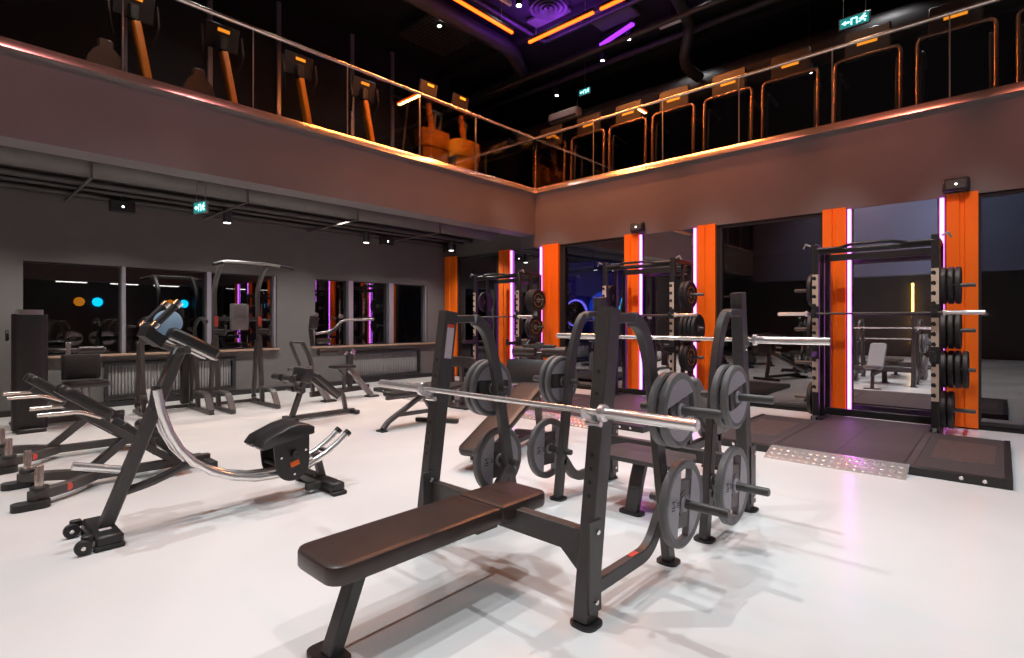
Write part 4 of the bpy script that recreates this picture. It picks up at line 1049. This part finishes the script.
MB().lathe([(1e-6, 7.33), (.38, 7.33), (.38, 7.6), (1e-6, 7.6)], (7.95, 6.35, 0), 'Z', 28, False).build('duct_box', 'dark', t)
m = MB(); gx, gy, gz = 7.25, 8.7, 7.35
for i in range(13): m.bar((gx - .6, gy - .6 + i * .1, gz), (gx + .6, gy - .6 + i * .1, gz), .018, .02).bar((gx - .6 + i * .1, gy - .6, gz), (gx - .6 + i * .1, gy + .6, gz), .018, .02)
t = thing('ceiling_grille', 'square mesh grille on the dark ceiling above the left balcony', 'grille', (gx, gy, 7.6)); m.build('mesh', 'duct', t); MB().bb((gx - .62, gy - .62, 7.4), (gx + .62, gy + .62, 7.6)).build('box', 'dark', t)
t = thing('white_ceiling_lamp', 'white tube lamp on the dark ceiling above the right balcony', 'lamp', (9.9, 4.84, 7.6)); m = MB(); m.bar((9.9, 5.06, 7.25), (9.9, 4.62, 7.25), .09, .07); m.build('diffuser', 'white', t); MB().bar((9.9, 5.06, 7.31), (9.9, 4.62, 7.31), .1, .05).build('housing', 'silver', t); MB().tube([(9.9, 4.84, 7.33), (9.9, 4.84, 7.6)], .01, 6).build('stem', 'black', t)
t = thing('ceiling_speaker', 'small pinkish white speaker box on the ceiling under the orange bar', 'speaker', (6.9, 6.5, 7.6)); m = MB(); m.bar((6.75, 6.55, 7.1), (7.12, 6.55, 7.1), .07, .09, (0, 0, 1), .02); m.build('housing', 'ac', t); MB().tube([(6.93, 6.55, 7.14), (6.93, 6.55, 7.6)], .01, 6).build('stem', 'black', t)
for n, (x, yy, zz, s, txt) in enumerate(((7.45, 6.65, 7.25, 2.2, 'bright ceiling spotlight beside the left orange bar'), (6.95, 8.35, 7.3, .8, 'ceiling spotlight in front of the square mesh grille'), (10.6, 8.2, 7.0, .8, 'ceiling spotlight above the balcony corner'), (10.2, 6.6, 7.2, .8, 'ceiling spotlight right of the purple lit ceiling'), (9.8, 5.7, 7.2, .8, 'ceiling spotlight beside the white tube lamp'), (9.4, 4.0, 7.3, .8, 'ceiling spotlight at the top edge right of the white tube lamp'), (10.2, .35, 5.95, .8, 'ceiling spotlight behind the right railing'), (10.9, 2.6, 5.9, .5, 'ceiling spotlight over the treadmills'))):
    t = thing('ceiling_spotlight', txt, 'lamp', (x, yy, 7.6), 'ceiling spotlights')
    MB().lathe([(1e-6, zz + .01), (.05, zz + .01), (.055, zz), (.062, zz), (.062, zz + .16), (1e-6, zz + .16)], (x, yy, 0), 'Z', 18, False).build('can', 'black', t)
    MB().tube([(x, yy, zz + .15), (x, yy, 7.6)], .01, 6).build('stem', 'black', t)
    MB().disc((x, yy, zz + .004), .045 * (1.0 if s > 1 else .75), .008, 'Z', 16, .002).build('lens', 'lampwh', t)
def run(name, label, cat, pts, r, m_='duct', group=None):
    o = MB().tube(fil(pts, r * 2.4, 6), r, 14).build(name, m_); return tag(o, label, cat, group)
G_ = 'ducts and pipes on the hall ceiling'
run('hanging_pipe', 'dark pipe that bends down at the white tube lamp on the ceiling', 'pipe', [(9.2, 4.4, 7.35), (10.3, 4.6, 7.3), (10.6, 4.9, 6.7), (11.2, 4.8, 6.6)], .11, 'duct', G_)
run('hanging_pipe', 'long thin dark pipe along the ceiling of the right balcony', 'pipe', [(9.3, -8, 6.95), (9.3, 13, 6.95)], .05, 'duct', G_)
run('hanging_pipe', 'long dark pipe behind the purple strips along the right balcony', 'pipe', [(10.75, -8, 7.42), (10.75, 11, 7.42), (10.75, 13, 7.42)], .08, 'duct', G_)
run('ventilation_duct', 'thick dark duct above the treadmills', 'duct', [(11.6, -8, 6.6), (11.6, 13, 6.6)], .30, 'duct', G_)
run('ventilation_duct', 'dark duct crossing the ceiling behind the orange bars', 'duct', [(4.5, 7.9, 7.3), (8.6, 7.9, 7.3), (9.6, 8.4, 7.2), (9.8, 13, 7.2)], .16, 'duct', G_)
run('hanging_pipe', 'thin dark pipe above the left orange bar', 'pipe', [(3.0, 7.3, 7.4), (9.0, 7.3, 7.4), (9.0, 2.0, 7.4)], .045, 'duct', G_)
for n, x in enumerate((8.7, 10.25, 11.3)):
    o = MB().bar((x, -8, 7.5), (x, 13.5, 7.5), .16, .18).build('ceiling_beam', 'dark'); o['kind'] = 'structure'
for n, (x, yy, txt) in enumerate(((8.75, 6.75, 'over the balcony corner'), (9.2, 5.8, 'over the middle orange bar'))):
    o = MB().bb((x - .45, yy - .45, 7.5), (x + .45, yy + .45, 7.56)).build('ceiling_panel', 'ductgrey'); tag(o, 'purple lit ceiling panel ' + txt, 'ceiling panel')
def acunit(c, label, L=.95):
    t = thing('air_conditioner', label, 'air conditioner', (c[0], c[1], 7.6)); c = V(c)
    MB().box(c, (.24, L, .26), None, .05).build('housing', 'ac', t); MB().box(c + V((-.121, 0, -.09)), (.012, L * .9, .05), None, .004).build('louvre', 'black', t)
    for s in (-1, 1): MB().tube([c + V((0, s * .4, .1)), V((c.x, c.y + s * .4, 7.6))], .012, 6).build('hanger', 'black', t)
acunit((11.0, 8.25, 6.62), 'white air conditioner above the first treadmills at the balcony corner')
t = thing('exit_sign', 'hanging exit sign with arrow above the treadmills upstairs', 'exit sign', (10.5, 1.83, 7.6)); c = V((10.5, 1.83, 6.40))
MB().box(c, (.035, .46, .20), None, .005).build('housing', 'silver', t); MB().box(c + V((-.018, 0, 0)), (.003, .42, .165), None, 0).build('face', 'exit', t)
exit_marks(t, lambda u, v, d: c + V((-.017 - d, -u * .105, v * .075)))
m = MB()
for s in (-1, 1): m.tube([c + V((0, s * .16, .1)), V((c.x, c.y + s * .16, 7.6))], .006, 6)
m.islands('hanger', 'silver', t)
t = thing('exit_sign', 'small exit sign on top of the air conditioner corner upstairs', 'exit sign', (10.6, 7.35, 7.6)); c = V((10.6, 7.35, 6.85))
MB().box(c, (.03, .34, .16), None, .004).build('housing', 'silver', t); MB().box(c + V((-.016, 0, 0)), (.003, .31, .135), None, 0).build('face', 'exit', t)
exit_marks(t, lambda u, v, d: c + V((-.015 - d, -u * .078, v * .06)))
MB().tube([c + V((0, 0, .08)), V((c.x, c.y, 7.6))], .008, 6).build('hanger', 'silver', t)

# ------------------------------------------------------------------ side room behind the smoked glass
M['bluedisc'] = mat('blue_light_disc', (.05, .2, 1), .4, emit=(.01, .12, 1), strength=1.3, var=.01)
o = MB().bb((13.2, 5.5, 0), (13.3, 13.6, 2.9), 0).build('wall_blue', 'bluewall'); o['kind'] = 'structure'
for n, (y, z, r, ring) in enumerate(((9.45, 1.62, .36, 'halo'), (7.55, 1.75, .36, 'cyan'))):
    t = thing('round_mirror', ('round mirror with violet halo on the blue wall of the side room', 'round mirror with cyan halo on the blue wall of the side room')[n], 'mirror', (13.2, y, z))
    MB().disc((13.14, y, z), r, .03, 'X', 40).build('glass', 'mirror', t)
    MB().lathe([(r, -.03), (r + .05, -.03), (r + .05, .02), (r, .02)], (13.16, y, z), 'X', 40).build('halo', ring, t)
t = thing('barbell_holder', 'floor stand with upright barbells behind the smoked glass', 'barbell holder', (9.9, 6.85, 0))
MB().bb((9.7, 6.5, 0), (10.1, 7.25, .22), .03).build('base', 'black', t)
for i in range(5):
    y = 6.58 + i * .15; m = MB(); m.tube([(9.9, y, .2), (9.9, y, 1.15)], .02, 10); m.build('upright_bar', 'chrome', t)
    MB().disc((9.9, y, .27), .04, .06, 'Z', 12).build('red_clip', 'woodred', t)

t = thing('wall_lamp', 'large glowing blue disc on the blue wall of the side room', 'lamp', (13.1, 8.5, 1.75))
MB().disc((13.155, 8.5, 1.75), .48, .03, 'X', 40).build('diffuser', 'bluedisc', t); MB().lathe([(.48, -.02), (.50, -.02), (.50, .03), (.48, .03)], (13.16, 8.5, 1.75), 'X', 40).build('rim', 'black', t)
# ------------------------------------------------------------------ rear of the hall (shows in mirrors and windows)
for n, (x, y, c_, txt) in enumerate(((8.0, -8.96, 'neonor', 'orange'), (8.6, -8.96, 'cyan', 'blue'), (4.5, -8.96, 'neonor', 'orange'), (5.15, -8.96, 'cyan', 'blue'), (-1.5, -8.96, 'cyan', 'blue'))):
    t = thing('wall_lamp', 'round %s lamp on the front wall, mirrored in windows, %s from the mirror wall' % (txt, ('second', 'first', 'fourth', 'third', 'fifth')[n]), 'lamp', (x, y, 2.2))
    MB().disc((x, y + .03, 2.25), .20, .04, 'Y', 28).build('disc', c_ if c_ == 'cyan' else 'consoleor', t)
    MB().lathe([(.20, -.03), (.235, -.03), (.235, .035), (.20, .035)], (x, y + .03, 2.25), 'Y', 28).build('rim', 'black', t)
for n, y in enumerate((1.0, 2.55)):
    t = thing('amber_neon_strip', 'vertical amber neon strip on the back wall, seen in the %s mirror' % ('nearest rack', 'middle rack')[n], 'neon light', (-7.98, y, 0))
    MB().bb((-8.0, y - .05, 0), (-7.96, y + .05, 2.9), .004).build('channel', 'black', t); MB().tube([(-7.945, y, .45), (-7.945, y, 2.85)], .035, 10).build('tube', 'goldneon', t)

for n, (x, y) in enumerate(((4.0, -7.2), (5.8, -7.2), (7.4, -7.2))):
    t = thing('hanging_lamp', 'white linear lamp under the front balcony, mirrored in the windows, ' + ('third', 'second', 'closest')[n] + ' from the mirror wall', 'lamp', (x, y, 3.6), 'linear lamps under the front balcony')
    MB().bar((x - .5, y, 3.0), (x + .5, y, 3.0), .06, .04).build('diffuser', 'lamplow', t)
    MB().bar((x - .5, y, 3.035), (x + .5, y, 3.035), .08, .03).build('housing', 'black', t)
    m = MB(); m.tube([(x - .3, y, 3.04), (x - .3, y, 3.6)], .006, 6).tube([(x + .3, y, 3.04), (x + .3, y, 3.6)], .006, 6); m.islands('wire', 'silver', t)
# ------------------------------------------------------------------ lights and camera
def area(name, loc, size, power, col=(1, 1, 1), rot=(0, 0, 0), spread=180):
    l = bpy.data.lights.new(name, 'AREA'); l.shape = 'RECTANGLE'; l.size, l.size_y = size; l.energy = power; l.color = col; l.spread = math.radians(spread)
    o = bpy.data.objects.new(name, l); COL.objects.link(o); o.location = loc; o.rotation_euler = rot; return o
def spot(name, loc, power, ang, col=(.96, .98, 1), r=.07, blend=.6, rot=(0, 0, 0)):
    l = bpy.data.lights.new(name, 'SPOT'); l.energy = power; l.spot_size = math.radians(ang); l.spot_blend = blend; l.color = col; l.shadow_soft_size = r
    o = bpy.data.objects.new(name, l); COL.objects.link(o); o.location = loc; o.rotation_euler = rot; return o
for x, y in ((-2.2, -1.2), (1.2, -1.4), (4.8, -1.6), (-2.2, 2.4), (1.2, 3.2), (4.0, 1.2), (6.2, 2.6), (-1.5, 5.0), (1.8, 5.0), (4.6, 5.0), (6.2, 5.0), (6.2, -1.0)):
    spot('hall_downlight', (x, y, 7.2), 420, 70, r=.022)
for x in (.3, 1.9, 3.5, 5.1, 6.7, 8.0):
    spot('balcony_downlight', (x, 9.0, 3.35), 125, 120, (1, .93, .87))
for x, y in ((10.8, 5), (10.8, 1.5), (10.8, -2), (3, 9), (6.5, 9)):
    spot('upper_downlight', (x, y, 7.3), 45, 110)
OR = (1, .30, .07)
area('light_bar_glow', (6.3, 6.93, 6.85), (2.5, .08), 85, OR)
area('light_bar_glow', (8.06, 6.2, 6.85), (.08, 1.5), 75, OR)
area('light_bar_glow', (8.06, 4.5, 6.85), (.08, 1.5), 75, OR)
area('light_bar_glow', (-3.2, 4.4, 6.85), (.08, 2.0), 50, OR)
area('purple_strip_glow', (8.2, 6.9, 6.98), (.9, .1), 17, (.35, .05, 1), (PI, 0, 0))
area('purple_strip_glow', (8.25, 5.9, 6.98), (.1, 1.2), 17, (.35, .05, 1), (PI, 0, 0))
def aim(o, tgt):
    o.rotation_euler = (V(tgt) - o.location).to_track_quat('-Z', 'Y').to_euler()
for y in (7.0, 5.2, 3.2, 1.2, -.8): aim(spot('fascia_fill', (5.6, y, 7.0), 330, 30, (1, .24, .17), .08, .9), (8.87, y, 3.5))  # unseen red spots, added to warm the right fascia
for y in (10.2, 8.35, 6.95, 5.05, 3.65, 1.8, .38): aim(spot('panel_fill', (6.4, y - .2, 6.9), 620, 24, (1, .93, .85), .05, .9), (8.87, y, 1.25))  # unseen narrow spots, added to brighten the orange panels
for x in (.8, 3.2, 5.6): aim(spot('fascia_fill', (x, 4.6, 7.0), 95, 42, (1, .34, .36), .08), (x, 7.45, 3.6))  # added pinkish spots without fixtures, tinting the left fascia
for x in (1.9, 3.6, 5.3, 7.2): aim(spot('upper_fill', (x, 6.2, 7.2), 130, 34, (1, .85, .7), .06), (x, 8.5, 4.9))  # unseen spots added to lift the orange machine columns upstairs
for y in (7.0, 4.4, 1.8, -.6): aim(spot('upper_fill', (7.4, y, 7.2), 28, 45, (1, .60, .38), .06), (9.7, y, 5.2))  # weak warm spots added for the treadmills, no fixtures
for y in (-1, 3): aim(spot('rear_fill', (-.5, y, 7.0), 700, 80, (.72, .8, 1), .08), (-4.75, y, 4.6))  # bluish spots added to light the back wall shown in the mirrors
area('side_room_glow', (12.2, 9.0, 2.9), (1.5, 3), 45, (.25, .2, 1))
w = bpy.data.worlds.new('night'); SC.world = w; w.use_nodes = True
w.node_tree.nodes['Background'].inputs[0].default_value = (.012, .012, .016, 1)
w.node_tree.nodes['Background'].inputs[1].default_value = .5

cam = bpy.data.cameras.new('camera'); co = bpy.data.objects.new('camera', cam); COL.objects.link(co)
F_ = 535.0; A_ = math.radians(42.5)
cam.sensor_fit = 'HORIZONTAL'; cam.sensor_width = 36; cam.lens = F_ / 1024 * 36
cam.shift_y = -7 / 1024; cam.clip_start = .05
co.location = (0, 0, 1.35); co.rotation_euler = (PI / 2, 0, A_ - PI / 2)
SC.camera = co
vs = SC.view_settings; vs.view_transform = 'Standard'; vs.look = 'None'; vs.gamma = 1; vs.exposure = .25; vs.use_curve_mapping = False
SC.cycles.use_denoising = True
SC.cycles.max_bounces = 8; SC.cycles.transparent_max_bounces = 16; SC.cycles.sample_clamp_indirect = 4
for o in bpy.data.objects:
    if '_o' in o: del o['_o']
